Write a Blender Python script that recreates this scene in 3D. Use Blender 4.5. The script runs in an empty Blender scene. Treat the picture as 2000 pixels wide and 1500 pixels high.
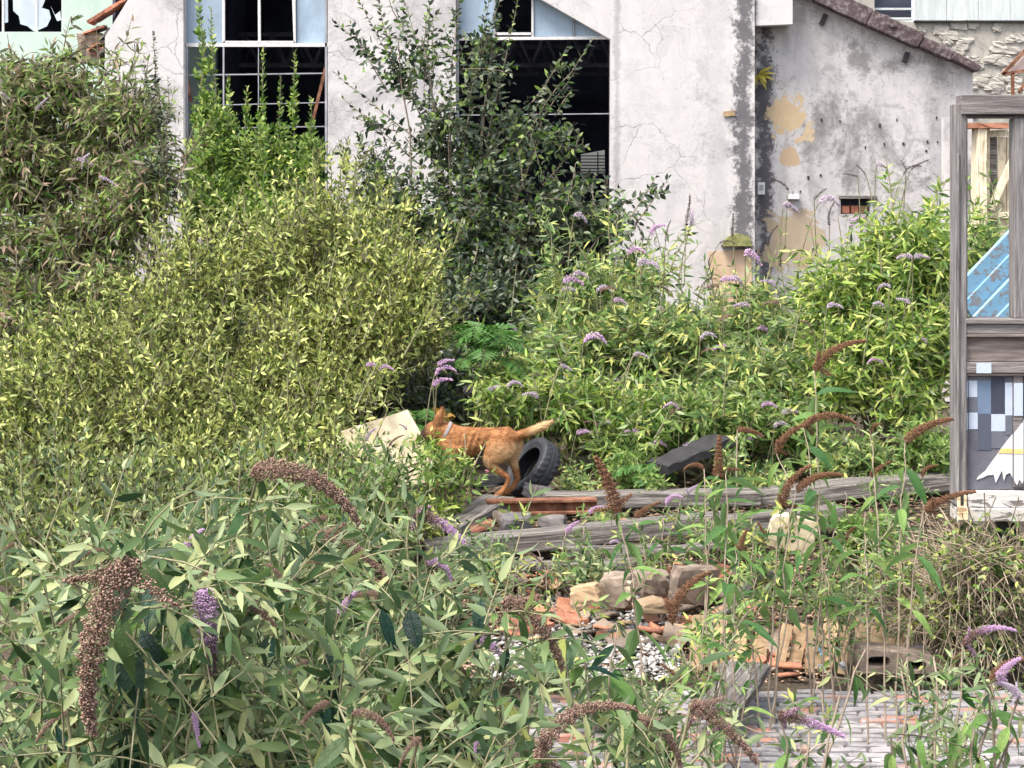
import bpy, bmesh, math, random
import numpy as np
from mathutils import Vector, Matrix

R = math.radians
rng = np.random.default_rng(7)
random.seed(7)
SC = bpy.context.scene
COL = SC.collection

# ------------------------------------------------------------------ camera, sky, sun, exposure
FPX, HZ, CZ = 3450.0, 350.0, 2.67          # focal length in photo pixels, horizon row, camera height
cam_d = bpy.data.cameras.new('camera')
cam = bpy.data.objects.new('camera', cam_d)
COL.objects.link(cam)
cam.location = (0, 0, CZ)
cam.rotation_euler = (R(90), 0, 0)
cam_d.sensor_width = 36
cam_d.lens = 36 * FPX / 2000
cam_d.shift_y = -(750 - HZ) / 2000
cam_d.clip_end = 2000
SC.camera = cam

SUN_EL, SUN_AZ = 60.0, 228.0               # azimuth clockwise from +Y: behind the camera, to the left
wd = bpy.data.worlds.new('World')
SC.world = wd
wd.use_nodes = True
wn = wd.node_tree.nodes
sky = wn.new('ShaderNodeTexSky')
sky.sky_type = 'NISHITA'
sky.sun_disc = False
sky.sun_elevation = R(SUN_EL)
sky.sun_rotation = R(SUN_AZ)
sky.air_density = 1.0
sky.dust_density = 4.0
sky.ozone_density = 1.0
hs = wn.new('ShaderNodeHueSaturation')           # bright cloud cover: a much greyer sky than clear air
hs.inputs['Saturation'].default_value = 0.5
wd.node_tree.links.new(sky.outputs[0], hs.inputs['Color'])
wd.node_tree.links.new(hs.outputs[0], wn['Background'].inputs[0])
wn['Background'].inputs[1].default_value = 0.14
sun_d = bpy.data.lights.new('sun', 'SUN')
sun_d.energy = 2.0
sun_d.angle = R(18)
sun_d.color = (1.0, 0.93, 0.82)
sun = bpy.data.objects.new('sun', sun_d)
COL.objects.link(sun)
_az, _el = R(SUN_AZ), R(SUN_EL)
sdir = Vector((math.sin(_az) * math.cos(_el), math.cos(_az) * math.cos(_el), math.sin(_el)))
sun.rotation_euler = sdir.to_track_quat('Z', 'Y').to_euler()
sun.location = (-10, -10, 20)
SC.view_settings.view_transform = 'Standard'
SC.view_settings.look = 'None'
SC.view_settings.exposure = 1.56
SC.view_settings.gamma = 1.0
SC.view_settings.use_curve_mapping = False
SC.cycles.max_bounces = 5
SC.cycles.diffuse_bounces = 3
SC.cycles.transmission_bounces = 4
SC.cycles.use_denoising = True


# ------------------------------------------------------------------ helpers
def W(px, py, Y):
    """photo pixel -> point at distance Y (direction from the pixel, distance given by the caller)"""
    return Vector(((px - 1000) / FPX * Y, Y, CZ - (py - HZ) / FPX * Y))


def gz(x, y):
    """height of the ground"""
    t = min(max((y - 12.2) / 2.4, 0), 1)
    return -0.40 + 0.31 * t * t * (3 - 2 * t)


def world_of(o):
    v = Vector((0, 0, 0))
    while o is not None:
        v += o.location
        o = o.parent
    return v


def put(name, me, mat=None, parent=None, **props):
    o = bpy.data.objects.new(name, me)
    COL.objects.link(o)
    if mat is not None and not me.materials:
        me.materials.append(mat)
    if parent is not None:
        o.parent = parent
        o.matrix_parent_inverse = Matrix.Identity(4)
        o.location = -world_of(parent)
    for k, v in props.items():
        o[k] = v
    return o


def thing(name, label, category, loc=(0, 0, 0), group=None):
    o = bpy.data.objects.new(name, None)
    COL.objects.link(o)
    o.empty_display_size = 0.1
    o.location = loc
    o['label'] = label
    o['category'] = category
    o['kind'] = 'thing'
    if group:
        o['group'] = group
    return o


def tag(o, label, category, group=None):
    o['label'] = label
    o['category'] = category
    if 'kind' not in o.keys():
        o['kind'] = 'thing'
    if group:
        o['group'] = group
    return o


def tri_mesh(name, V, T, smooth=False):
    me = bpy.data.meshes.new(name)
    V = np.asarray(V, np.float32).reshape(-1, 3)
    T = np.asarray(T, np.int32).reshape(-1, 3)
    me.vertices.add(len(V))
    me.vertices.foreach_set('co', V.ravel())
    me.loops.add(T.size)
    me.loops.foreach_set('vertex_index', T.ravel())
    me.polygons.add(len(T))
    me.polygons.foreach_set('loop_start', np.arange(0, T.size, 3, dtype=np.int32))
    if smooth:
        me.polygons.foreach_set('use_smooth', np.ones(len(T), bool))
    me.update(calc_edges=True)
    return me


class MB:
    """collects shapes into one mesh"""

    def __init__(s):
        s.v, s.f = [], []

    def add(s, vs, fs):
        n = len(s.v)
        s.v += [tuple(v) for v in vs]
        s.f += [tuple(i + n for i in f) for f in fs]
        return s

    def hexa(s, c):
        """8 corners: 0-3 bottom loop, 4-7 top loop"""
        return s.add(c, [(3, 2, 1, 0), (4, 5, 6, 7), (0, 1, 5, 4), (1, 2, 6, 5), (2, 3, 7, 6), (3, 0, 4, 7)])

    def box(s, a, b):
        (x0, y0, z0), (x1, y1, z1) = a, b
        return s.hexa([(x0, y0, z0), (x1, y0, z0), (x1, y1, z0), (x0, y1, z0),
                       (x0, y0, z1), (x1, y0, z1), (x1, y1, z1), (x0, y1, z1)])

    def beam(s, p, q, w, h, up=(0, 0, 1), jit=0.0):
        p, q = Vector(p), Vector(q)
        d = (q - p).normalized()
        sd = d.cross(Vector(up)).normalized()
        u = sd.cross(d).normalized()
        c = []
        for e in (p, q):
            for a, b in ((-1, -1), (1, -1), (1, 1), (-1, 1)):
                j = Vector([random.uniform(-jit, jit) for _ in range(3)])
                c.append(e + sd * a * w / 2 + u * b * h / 2 + j)
        return s.add(c, [(0, 1, 2, 3), (7, 6, 5, 4), (0, 4, 5, 1), (1, 5, 6, 2), (2, 6, 7, 3), (3, 7, 4, 0)])

    def mesh(s, name='mesh', bevel=0.0, smooth=False):
        me = bpy.data.meshes.new(name)
        me.from_pydata(s.v, [], s.f)
        bm = bmesh.new()
        bm.from_mesh(me)
        bmesh.ops.recalc_face_normals(bm, faces=bm.faces)
        if bevel:
            bmesh.ops.bevel(bm, geom=list(bm.edges), offset=bevel, segments=1, affect='EDGES')
        bm.to_mesh(me)
        bm.free()
        if smooth:
            for p in me.polygons:
                p.use_smooth = True
        return me


def rough_box(w, d, h, cuts=3, amp=0.01, seed=0, chip=0.0):
    """a box with uneven faces and chipped corners, centred on its base"""
    r = random.Random(seed)
    bm = bmesh.new()
    bmesh.ops.create_cube(bm, size=1)
    bmesh.ops.subdivide_edges(bm, edges=bm.edges[:], cuts=cuts, use_grid_fill=True)
    for v in bm.verts:
        k = sum(abs(c) > 0.49 for c in v.co)
        f = 1 - chip * r.random() * (k >= 2) - chip * 1.3 * r.random() * (k >= 3)
        v.co = Vector((v.co.x * w * f, v.co.y * d * f, (v.co.z * f + 0.5) * h))
        v.co += Vector([r.uniform(-amp, amp) for _ in range(3)])
    me = bpy.data.meshes.new('rough')
    bm.to_mesh(me)
    bm.free()
    return me


def prism(outer, holes, y0, y1):
    """2-D outline (x,z) with holes, extruded from y0 to y1"""
    cu = bpy.data.curves.new('outline', 'CURVE')
    cu.dimensions = '2D'
    cu.fill_mode = 'BOTH'
    cu.extrude = abs(y1 - y0) / 2
    for poly in [outer] + holes:
        sp = cu.splines.new('POLY')
        sp.points.add(len(poly) - 1)
        for p, c in zip(sp.points, poly):
            p.co = (c[0], c[1], 0, 1)
        sp.use_cyclic_u = True
    ob = bpy.data.objects.new('outline', cu)
    COL.objects.link(ob)
    bpy.context.view_layer.update()
    me = bpy.data.meshes.new_from_object(ob.evaluated_get(bpy.context.evaluated_depsgraph_get()))
    bpy.data.objects.remove(ob)
    me.materials.clear()
    yc = (y0 + y1) / 2
    for v in me.vertices:
        x, y, z = v.co
        v.co = (x, yc - z, y)
    bm = bmesh.new()
    bm.from_mesh(me)
    bmesh.ops.remove_doubles(bm, verts=bm.verts, dist=1e-5)
    bmesh.ops.recalc_face_normals(bm, faces=bm.faces)
    bm.to_mesh(me)
    bm.free()
    return me


def tube_arrays(paths, radii, sides=5):
    """paths: list of (n,3) arrays; radii: list of (n,) arrays -> V, T"""
    Vs, Ts, off = [], [], 0
    ang = np.arange(sides) / sides * 2 * math.pi
    for P, rr in zip(paths, radii):
        P = np.asarray(P, float)
        n = len(P)
        D = np.gradient(P, axis=0)
        D /= np.linalg.norm(D, axis=1)[:, None] + 1e-9
        ref = np.array([0.31, 0.9, 0.27])
        A = np.cross(D, ref)
        A /= np.linalg.norm(A, axis=1)[:, None] + 1e-9
        B = np.cross(D, A)
        rr = np.asarray(rr, float)[:, None, None]
        V = P[:, None, :] + rr * (A[:, None, :] * np.cos(ang)[None, :, None] + B[:, None, :] * np.sin(ang)[None, :, None])
        Vs.append(V.reshape(-1, 3))
        i = np.arange(n - 1)[:, None] * sides
        j = np.arange(sides)[None, :]
        a, b = (i + j), (i + (j + 1) % sides)
        Ts.append(np.stack([a, b, b + sides, a, b + sides, a + sides], -1).reshape(-1, 3) + off)
        off += n * sides
    return np.concatenate(Vs), np.concatenate(Ts)


def bez(p0, p1, p2, n):
    t = np.linspace(0, 1, n)[:, None]
    p0, p1, p2 = map(np.asarray, (p0, p1, p2))
    return (1 - t) ** 2 * p0 + 2 * t * (1 - t) * p1 + t * t * p2


def unit(a):
    return a / (np.linalg.norm(a, axis=-1, keepdims=True) + 1e-9)


# ------------------------------------------------------------------ materials
class NT:
    def __init__(s, name):
        s.m = bpy.data.materials.new(name)
        s.m.use_nodes = True
        s.t = s.m.node_tree
        s.n = s.t.nodes
        s.p = s.n['Principled BSDF']
        s.out = s.n['Material Output']

    def link(s, a, b):
        s.t.links.new(a, b)

    def sock(s, node, i, v):
        if hasattr(v, 'is_output'):
            s.link(v, node.inputs[i])
        elif v is not None:
            node.inputs[i].default_value = v

    def coord(s, kind='Object', scale=(1, 1, 1), loc=(0, 0, 0)):
        c = s.n.new('ShaderNodeTexCoord').outputs[kind]
        m = s.n.new('ShaderNodeMapping')
        s.link(c, m.inputs[0])
        m.inputs[1].default_value = loc
        m.inputs[3].default_value = scale
        return m.outputs[0]

    def noise(s, vec, scale, detail=5, rough=0.6, dist=0.0):
        n = s.n.new('ShaderNodeTexNoise')
        s.link(vec, n.inputs['Vector'])
        n.inputs['Scale'].default_value = scale
        n.inputs['Detail'].default_value = detail
        n.inputs['Roughness'].default_value = rough
        n.inputs['Distortion'].default_value = dist
        return n.outputs[0]

    def ramp(s, fac, stops, interp='LINEAR'):
        r = s.n.new('ShaderNodeValToRGB')
        s.link(fac, r.inputs[0])
        cr = r.color_ramp
        cr.interpolation = interp
        while len(cr.elements) < len(stops):
            cr.elements.new(0.5)
        for e, (p, c) in zip(cr.elements, stops):
            e.position = p
            e.color = (c, c, c, 1) if isinstance(c, (int, float)) else (*c, 1)
        return r.outputs[0]

    def mix(s, fac, a, b, mode='MIX'):
        m = s.n.new('ShaderNodeMix')
        m.data_type = 'RGBA'
        m.blend_type = mode
        s.sock(m, 0, fac)
        for i, v in ((6, a), (7, b)):
            if isinstance(v, tuple) and len(v) == 3:
                v = (*v, 1)
            s.sock(m, i, v)
        return m.outputs[2]

    def math(s, op, a, b=None, c=None, clamp=False):
        m = s.n.new('ShaderNodeMath')
        m.operation = op
        m.use_clamp = clamp
        s.sock(m, 0, a)
        s.sock(m, 1, b)
        s.sock(m, 2, c)
        return m.outputs[0]

    def bump(s, h, strength=0.3, dist=0.02):
        b = s.n.new('ShaderNodeBump')
        b.inputs['Strength'].default_value = strength
        b.inputs['Distance'].default_value = dist
        s.link(h, b.inputs['Height'])
        s.link(b.outputs[0], s.p.inputs['Normal'])

    def done(s, col, rough=0.8, metal=0.0, spec=0.3):
        s.sock(s.p, 'Base Color', (*col, 1) if isinstance(col, tuple) else col)
        s.sock(s.p, 'Roughness', rough)
        s.p.inputs['Metallic'].default_value = metal
        s.p.inputs['Specular IOR Level'].default_value = spec
        return s.m


def leaf_mat(name, cols, per='island', under=None, trans=0.3, rough=0.5, spec=0.22):
    k = NT(name)
    if per == 'island':
        rnd = k.n.new('ShaderNodeNewGeometry').outputs['Random Per Island']
    else:
        rnd = k.n.new('ShaderNodeObjectInfo').outputs['Random']
    n = len(cols)
    c = k.ramp(rnd, [((i + 0.5) / n, x) for i, x in enumerate(cols)])
    big = k.noise(k.coord('Object'), 2.3, 3)
    c = k.mix(k.ramp(big, [(0.35, 0.0), (0.65, 0.45)]), c, k.mix(1.0, c, (0.62, 0.72, 0.6), 'MULTIPLY'))
    if per != 'island':
        sp = k.n.new('ShaderNodeSeparateXYZ')
        k.link(k.coord('Object'), sp.inputs[0])
        ay = k.math('ABSOLUTE', sp.outputs[1])
        sv = k.math('SINE', k.math('SUBTRACT', k.math('MULTIPLY', sp.outputs[0], 75.0), k.math('MULTIPLY', ay, 110.0)))
        rib = k.ramp(ay, [(0.0, 1.0), (0.012, 0.0)])
        vein = k.math('MAXIMUM', rib, k.ramp(sv, [(0.75, 0.0), (1.0, 0.45)]))
        blot = k.noise(k.coord('Object'), 9.0, 5)
        c = k.mix(k.ramp(blot, [(0.35, 0.0), (0.7, 0.5)]), c, k.mix(1.0, c, (0.6, 0.7, 0.6), 'MULTIPLY'))
        c = k.mix(k.math('MULTIPLY', vein, 0.4), c, k.mix(1.0, c, (1.7, 1.6, 1.6), 'MULTIPLY'))
        k.bump(k.math('SUBTRACT', blot, vein), 0.5, 0.012)
    if under:
        bf = k.n.new('ShaderNodeNewGeometry').outputs['Backfacing']
        c = k.mix(k.math('MULTIPLY', bf, 0.75), c, under)
    m = k.done(c, rough, 0, spec)
    tr = k.n.new('ShaderNodeBsdfTranslucent')
    k.link(k.mix(1.0, c, (1.1, 1.2, 0.75), 'MULTIPLY'), tr.inputs[0])
    ms = k.n.new('ShaderNodeMixShader')
    ms.inputs[0].default_value = trans
    k.link(k.p.outputs[0], ms.inputs[1])
    k.link(tr.outputs[0], ms.inputs[2])
    k.link(ms.outputs[0], k.out.inputs[0])
    return m


def simple(name, c1, c2, scale=6, rough=0.85, stretch=(1, 1, 1), bump=0.3, bd=0.01, metal=0.0, spec=0.3, c3=None, obj_random=False):
    k = NT(name)
    v = k.coord('Object', stretch)
    if obj_random:
        add = k.n.new('ShaderNodeVectorMath')
        add.operation = 'ADD'
        k.link(v, add.inputs[0])
        mu = k.math('MULTIPLY', k.n.new('ShaderNodeObjectInfo').outputs['Random'], 37.0)
        k.link(mu, add.inputs[1])
        v = add.outputs[0]
    f = k.noise(v, scale, 7, 0.65, 0.3)
    st = [(0.32, c1), (0.68, c2)] if c3 is None else [(0.3, c1), (0.5, c2), (0.68, c3)]
    c = k.ramp(f, st)
    if obj_random:
        r = k.n.new('ShaderNodeObjectInfo').outputs['Random']
        c = k.mix(1.0, c, k.ramp(r, [(0, (0.7, 0.7, 0.72)), (1, (1.25, 1.2, 1.15))]), 'MULTIPLY')
    k.bump(k.noise(v, scale * 4, 6, 0.7), bump, bd)
    return k.done(c, rough, metal, spec)


def plaster_mat(name, base, mid, dark, bands=(), patches=(), crack=1.0, amount=0.55, streak=1.0):
    """old painted render: blotchy stains, hairline cracks; bands = (x, half width, strength) damp streaks; patches = (x, z, r, colour)"""
    k = NT(name)
    v = k.coord('Object')
    n1 = k.noise(v, 0.9, 8, 0.62, 0.4)
    n2 = k.noise(k.coord('Object', (3.2, 3.2, 0.7)), 1.1, 7, 0.65, 0.2)
    n3 = k.noise(v, 7.0, 6, 0.7)
    n4 = k.noise(v, 2.6, 8, 0.7, 0.8)
    c = k.mix(k.ramp(n3, [(0.3, 0.0), (0.75, 0.5)]), base, mid)
    c = k.mix(k.math('MULTIPLY', k.ramp(n2, [(0.5, 0.0), (0.66, 1.0)]), amount * streak, clamp=True), c, mid)
    c = k.mix(k.math('MULTIPLY', k.ramp(n4, [(0.54, 0.0), (0.62, 1.0)]), amount, clamp=True), c, mid)
    c = k.mix(k.math('MULTIPLY', k.ramp(n1, [(0.56, 0.0), (0.63, 1.0)]), amount * 0.9, clamp=True), c, dark)
    n5 = k.noise(v, 16.0, 8, .8, .5)
    c = k.mix(k.math('MULTIPLY', k.ramp(k.math('ADD', n5, k.math('MULTIPLY', k.math('SUBTRACT', n1, .5), .5)), [(0.55, 0.0), (0.62, 1.0)]), amount * .75, clamp=True), c, dark)
    sep = k.n.new('ShaderNodeSeparateXYZ')
    k.link(v, sep.inputs[0])
    X, Z = sep.outputs[0], sep.outputs[2]
    for (bx, hw, st) in bands:
        d = k.math('ABSOLUTE', k.math('SUBTRACT', X, bx))
        d = k.math('DIVIDE', d, hw)
        f = k.math('SUBTRACT', 1.25, d)
        f = k.math('ADD', f, k.math('MULTIPLY', k.math('SUBTRACT', n4, 0.5), 3.2))
        f = k.math('ADD', f, k.math('MULTIPLY', k.math('SUBTRACT', n3, 0.5), 1.6))
        f = k.math('ADD', f, k.math('MULTIPLY', k.math('SUBTRACT', k.noise(v, 19.0, 4, .75), 0.5), 2.6))
        c = k.mix(k.math('MULTIPLY', k.ramp(f, [(0.2, 0.0), (0.9, 1.0)]), st), c, (0.06, 0.058, 0.068))
    for (px_, pz_, pr, pc) in patches:
        dx = k.math('SUBTRACT', X, px_)
        dz = k.math('SUBTRACT', Z, pz_)
        d = k.math('SQRT', k.math('ADD', k.math('MULTIPLY', dx, dx), k.math('MULTIPLY', dz, dz)))
        f = k.math('SUBTRACT', 1.0, k.math('DIVIDE', d, pr))
        f = k.math('ADD', f, k.math('MULTIPLY', k.math('SUBTRACT', n4, 0.5), 2.6))
        c = k.mix(k.ramp(f, [(0.30, 0.0), (0.34, 1.0)]), c, k.mix(n3, pc, tuple(x * 0.7 for x in pc)))
    # cracks
    wv = k.n.new('ShaderNodeVectorMath')
    wv.operation = 'ADD'
    nz = k.n.new('ShaderNodeTexNoise')
    k.link(v, nz.inputs['Vector'])
    nz.inputs['Scale'].default_value = 3.0
    nz.inputs['Detail'].default_value = 5
    sc_ = k.n.new('ShaderNodeVectorMath')
    sc_.operation = 'SCALE'
    k.link(nz.outputs[1], sc_.inputs[0])
    sc_.inputs[3].default_value = 0.35
    k.link(v, wv.inputs[0])
    k.link(sc_.outputs[0], wv.inputs[1])
    vo = k.n.new('ShaderNodeTexVoronoi')
    vo.feature = 'DISTANCE_TO_EDGE'
    k.link(wv.outputs[0], vo.inputs['Vector'])
    vo.inputs['Scale'].default_value = 1.35
    line = k.ramp(vo.outputs['Distance'], [(0.003, 1.0), (0.011, 0.0)])
    vo2 = k.n.new('ShaderNodeTexVoronoi')
    vo2.feature = 'DISTANCE_TO_EDGE'
    k.link(wv.outputs[0], vo2.inputs['Vector'])
    vo2.inputs['Scale'].default_value = 4.3
    l2 = k.math('MULTIPLY', k.ramp(vo2.outputs['Distance'], [(0.004, .8), (0.022, 0.0)]), k.ramp(k.noise(v, 0.9, 3), [(0.5, 0.0), (0.6, 0.8)]))
    line = k.math('MAXIMUM', line, l2)
    msk = k.ramp(k.noise(v, 0.55, 3), [(0.47, 0.0), (0.58, 0.75)])
    lm = k.math('MULTIPLY', k.math('MULTIPLY', line, msk), crack)
    c = k.mix(lm, c, (0.22, 0.2, 0.22))
    h = k.math('SUBTRACT', k.math('MULTIPLY', n3, 0.4), lm)
    h = k.math('ADD', h, k.math('MULTIPLY', k.ramp(n4, [(0.54, 0.0), (0.58, 1.0)]), -0.4))
    k.bump(h, 0.22, 0.015)
    return k.done(c, 0.9, 0, 0.15)


def wx(px, Y):
    return (px - 1000) / FPX * Y


def wz(py, Y):
    return CZ - (py - HZ) / FPX * Y


YW = 24.0       # front face of the white works wall
YR = 24.45      # stained wall, set back
M = {}
M['plaster'] = plaster_mat('white_plaster', (0.535, 0.515, 0.515), (0.42, 0.405, 0.41), (0.27, 0.26, 0.27),
                           bands=[(wx(1452, YW), 0.15, 0.85), (wx(1400, YW), 0.3, 0.12), (wx(1205, YW), 0.05, 0.3)], crack=1.0, amount=0.55, streak=0.7)
M['plaster_stained'] = plaster_mat('stained_plaster', (0.485, 0.465, 0.47), (0.29, 0.28, 0.275), (0.16, 0.153, 0.15),
                                   bands=[(wx(1494, YR), 0.15, 0.9), (wx(1840, YR), 0.28, 0.25), (wx(1620, YR), 0.3, 0.12)],
                                   patches=[(wx(1545, YR), wz(228, YR), 0.42, (0.52, 0.40, 0.26)),
                                            (wx(1538, YR), wz(308, YR), 0.2, (0.46, 0.34, 0.23)),
                                            (wx(1545, YR), wz(470, YR), 0.6, (0.42, 0.34, 0.25)),
                                            (wx(1430, YR), wz(560, YR), 0.5, (0.5, 0.36, 0.24))],
                                   crack=1.0, amount=0.8)
M['stone_wall'] = plaster_mat('rubble_render', (0.42, 0.40, 0.36), (0.28, 0.26, 0.23), (0.16, 0.15, 0.135), crack=1.0, amount=0.9)
M['green_render'] = simple('pale_green_render', (0.38, 0.50, 0.44), (0.50, 0.60, 0.54), 3, bump=0.2)
M['interior'] = simple('dark_blue_interior', (0.06, 0.066, 0.10), (0.11, 0.115, 0.16), 2)  # dark blue-grey, also backs the vent, the louvres and the block holes
M['steel'] = simple('grey_steel', (0.20, 0.21, 0.24), (0.34, 0.34, 0.37), 4, 0.6)
M['truss'] = simple('dark_steel_truss', (0.07, 0.07, 0.08), (0.14, 0.14, 0.15), 5)  # darker grey than the other steel
M['frame_white'] = simple('peeling_white_frame', (0.42, 0.41, 0.42), (0.72, 0.70, 0.70), 14, 0.7, (1, 1, 6))
M['rust'] = simple('rusty_iron', (0.05, 0.022, 0.015), (0.16, 0.068, 0.04), 9, 0.85, c3=(0.28, 0.14, 0.09))
M['coping'] = simple('mossy_purple_coping', (0.05, 0.035, 0.038), (0.11, 0.08, 0.085), 14, 0.9, c3=(0.27, 0.24, 0.24), bump=0.8, bd=0.03)
M['terracotta'] = simple('terracotta', (0.24, 0.10, 0.06), (0.44, 0.21, 0.14), 7, 0.9, obj_random=True)
M['brick_red'] = simple('red_brick', (0.26, 0.10, 0.065), (0.45, 0.2, 0.13), 9, 0.9, obj_random=True)
M['tan_clay'] = simple('tan_clay', (0.22, 0.15, 0.09), (0.40, 0.29, 0.18), 6, 0.9, obj_random=True)
M['concrete'] = simple('weathered_concrete', (0.10, 0.08, 0.065), (0.27, 0.22, 0.18), 14, 0.95, obj_random=True)
M['stone'] = simple('dark_stone', (0.08, 0.075, 0.075), (0.2, 0.185, 0.185), 8, 0.95, obj_random=True)
M['timber'] = simple('weathered_grey_timber', (0.04, 0.034, 0.03), (0.17, 0.152, 0.14), 5, 0.9, (0.45, 11, 11), 1.0, 0.02, c3=(0.46, 0.435, 0.40))
M['timber_dark'] = simple('tarred_and_shaded_timber', (0.012, 0.012, 0.014), (0.045, 0.042, 0.045), 6, 0.7, (1, 8, 8), 0.6)
M['timber_cream'] = simple('peeling_cream_timber', (0.30, 0.24, 0.17), (0.62, 0.54, 0.40), 6, 0.85, (3, 3, 1), 0.5, c3=(0.7, 0.63, 0.5))
M['cream_board'] = simple('stained_cream_board', (0.28, 0.22, 0.14), (0.60, 0.53, 0.38), 7, 0.8)
M['rubber'] = simple('tyre_rubber', (0.012, 0.013, 0.017), (0.032, 0.034, 0.042), 20, 0.6, bump=0.2, spec=0.4)
M['plastic_white'] = simple('white_plastic', (0.52, 0.54, 0.57), (0.66, 0.66, 0.68), 8, 0.4, bump=0.1, spec=0.5)
M['plastic_blue'] = simple('blue_plastic', (0.13, 0.36, 0.62), (0.25, 0.5, 0.75), 8, 0.5)
M['pink_cloth'] = simple('pink_cloth', (0.30, 0.12, 0.15), (0.46, 0.22, 0.26), 9, 0.95)
M['bark'] = simple('grey_brown_bark', (0.13, 0.10, 0.075), (0.27, 0.22, 0.17), 15, 0.9)
M['bark_green'] = simple('green_brown_stem', (0.15, 0.14, 0.08), (0.30, 0.28, 0.17), 15, 0.8)
M['bark_pale'] = simple('dry_tan_twig', (0.22, 0.17, 0.12), (0.40, 0.33, 0.25), 15, 0.9)
M['corrugated'] = simple('grey_green_sheet', (0.38, 0.43, 0.43), (0.58, 0.62, 0.62), 2.5, 0.7, (4, 4, 0.5))
M['soil'] = None
M['collar'] = simple('worn_collar', (0.16, 0.14, 0.14), (0.34, 0.3, 0.3), 30, .8)


def glass_mat(name, col):
    k = NT(name)
    n = k.noise(k.coord('Object', (1, 1, 0.4)), 2.2, 7, 0.7, 0.5)
    c = k.ramp(n, [(0.3, tuple(x * 0.72 for x in col)), (0.55, col), (0.75, tuple(min(1, x * 1.35) for x in col))])
    k.bump(k.noise(k.coord('Object'), 14, 3), 0.1)
    return k.done(c, 0.35, 0, 0.5)


M['glass'] = glass_mat('dusty_blue_glass', (0.26, 0.34, 0.43))
M['glass_pale'] = glass_mat('dusty_pale_glass', (0.45, 0.52, 0.60))

k = NT('soil_and_litter')
_v = k.coord('Object')
_a, _b = k.noise(_v, 1.7, 8, 0.7), k.noise(_v, 25, 6, 0.75)
_c = k.ramp(_a, [(0.3, (0.045, 0.035, 0.025)), (0.55, (0.11, 0.085, 0.06)), (0.7, (0.085, 0.085, 0.045))])
_c = k.mix(k.ramp(_b, [(0.5, 0.0), (0.7, 0.7)]), _c, (0.21, 0.17, 0.12))
k.bump(_b, 1.0, 0.05)
M['soil'] = k.done(_c, 0.95)

k = NT('flaking_white_paint_on_brick')
_v = k.n.new('ShaderNodeVectorMath')
_v.operation = 'ADD'
k.link(k.coord('Object'), _v.inputs[0])
k.link(k.math('MULTIPLY', k.n.new('ShaderNodeObjectInfo').outputs['Random'], 41.0), _v.inputs[1])
_n = k.noise(_v.outputs[0], 13, 7, 0.75, 0.4)
_o = k.n.new('ShaderNodeObjectInfo').outputs['Random']
_paint = k.ramp(k.noise(_v.outputs[0], 5, 5), [(0.35, (0.13, 0.125, 0.13)), (0.65, (0.29, 0.275, 0.285))])
_body = k.ramp(_o, [(0.0, (0.24, 0.21, 0.20)), (0.75, (0.34, 0.30, 0.28)), (0.9, (0.36, 0.17, 0.12)), (1.0, (0.42, 0.2, 0.15))])
_f = k.math('ADD', _n, k.math('MULTIPLY', k.math('SUBTRACT', _o, 0.5), 0.14))
_c = k.mix(k.ramp(_f, [(0.54, 0.0), (0.58, 1.0)]), _paint, _body)
k.bump(_f, 0.5, 0.01)
M['painted_brick'] = k.done(_c, 0.9)

# foliage
M['leaf_olive'] = leaf_mat('olive_yellow_leaf', [(0.09, 0.085, 0.035), (0.08, 0.115, 0.03), (0.21, 0.265, 0.065), (0.38, 0.43, 0.13), (0.54, 0.58, 0.23), (0.62, 0.61, 0.19)], trans=0.25)
M['leaf_olive_dark'] = leaf_mat('olive_green_leaf', [(0.07, 0.065, 0.03), (0.05, 0.08, 0.022), (0.14, 0.185, 0.048), (0.3, 0.35, 0.105), (0.5, 0.54, 0.21)], trans=0.25)
M['leaf_green'] = leaf_mat('mid_green_leaf', [(0.06, 0.12, 0.03), (0.12, 0.2, 0.045), (0.18, 0.28, 0.07), (0.3, 0.38, 0.13)], trans=0.35)
M['leaf_dark'] = leaf_mat('dark_green_leaf', [(0.022, 0.04, 0.026), (0.042, 0.066, 0.042), (0.075, 0.1, 0.062), (0.16, 0.19, 0.12)], trans=0.2, rough=0.45, spec=0.35)  # dark because the shade of the backlit sallow crown is put into the green
M['leaf_lime'] = leaf_mat('lime_green_leaf', [(0.07, 0.14, 0.03), (0.18, 0.28, 0.05), (0.35, 0.46, 0.1), (0.54, 0.58, 0.2)], trans=0.4)
M['leaf_buddleia'] = leaf_mat('buddleia_leaf', [(0.04, 0.085, 0.03), (0.09, 0.165, 0.045), (0.18, 0.28, 0.075), (0.34, 0.43, 0.17), (0.48, 0.48, 0.15)], under=(0.30, 0.35, 0.22), trans=0.35)
M['leaf_dusky'] = leaf_mat('dusky_brown_green_leaf', [(0.05, 0.045, 0.025), (0.1, 0.085, 0.045), (0.11, 0.17, 0.04), (0.23, 0.3, 0.08), (0.26, 0.18, 0.13)], under=(0.26, 0.25, 0.2), trans=0.25)
M['leaf_near'] = leaf_mat('broad_buddleia_leaf', [(0.01, 0.034, 0.026), (0.026, 0.068, 0.036), (0.055, 0.115, 0.045), (0.1, 0.185, 0.05), (0.17, 0.26, 0.08), (0.08, 0.13, 0.085), (0.25, 0.27, 0.08)], per='object', under=(0.14, 0.20, 0.115), trans=0.28, rough=0.6, spec=0.15)
M['leaf_teal'] = leaf_mat('dark_teal_leaf', [(0.01, 0.03, 0.022), (0.018, 0.05, 0.034), (0.03, 0.07, 0.04)], per='object', under=(0.2, 0.26, 0.2), trans=0.12, rough=0.45, spec=0.35)
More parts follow.
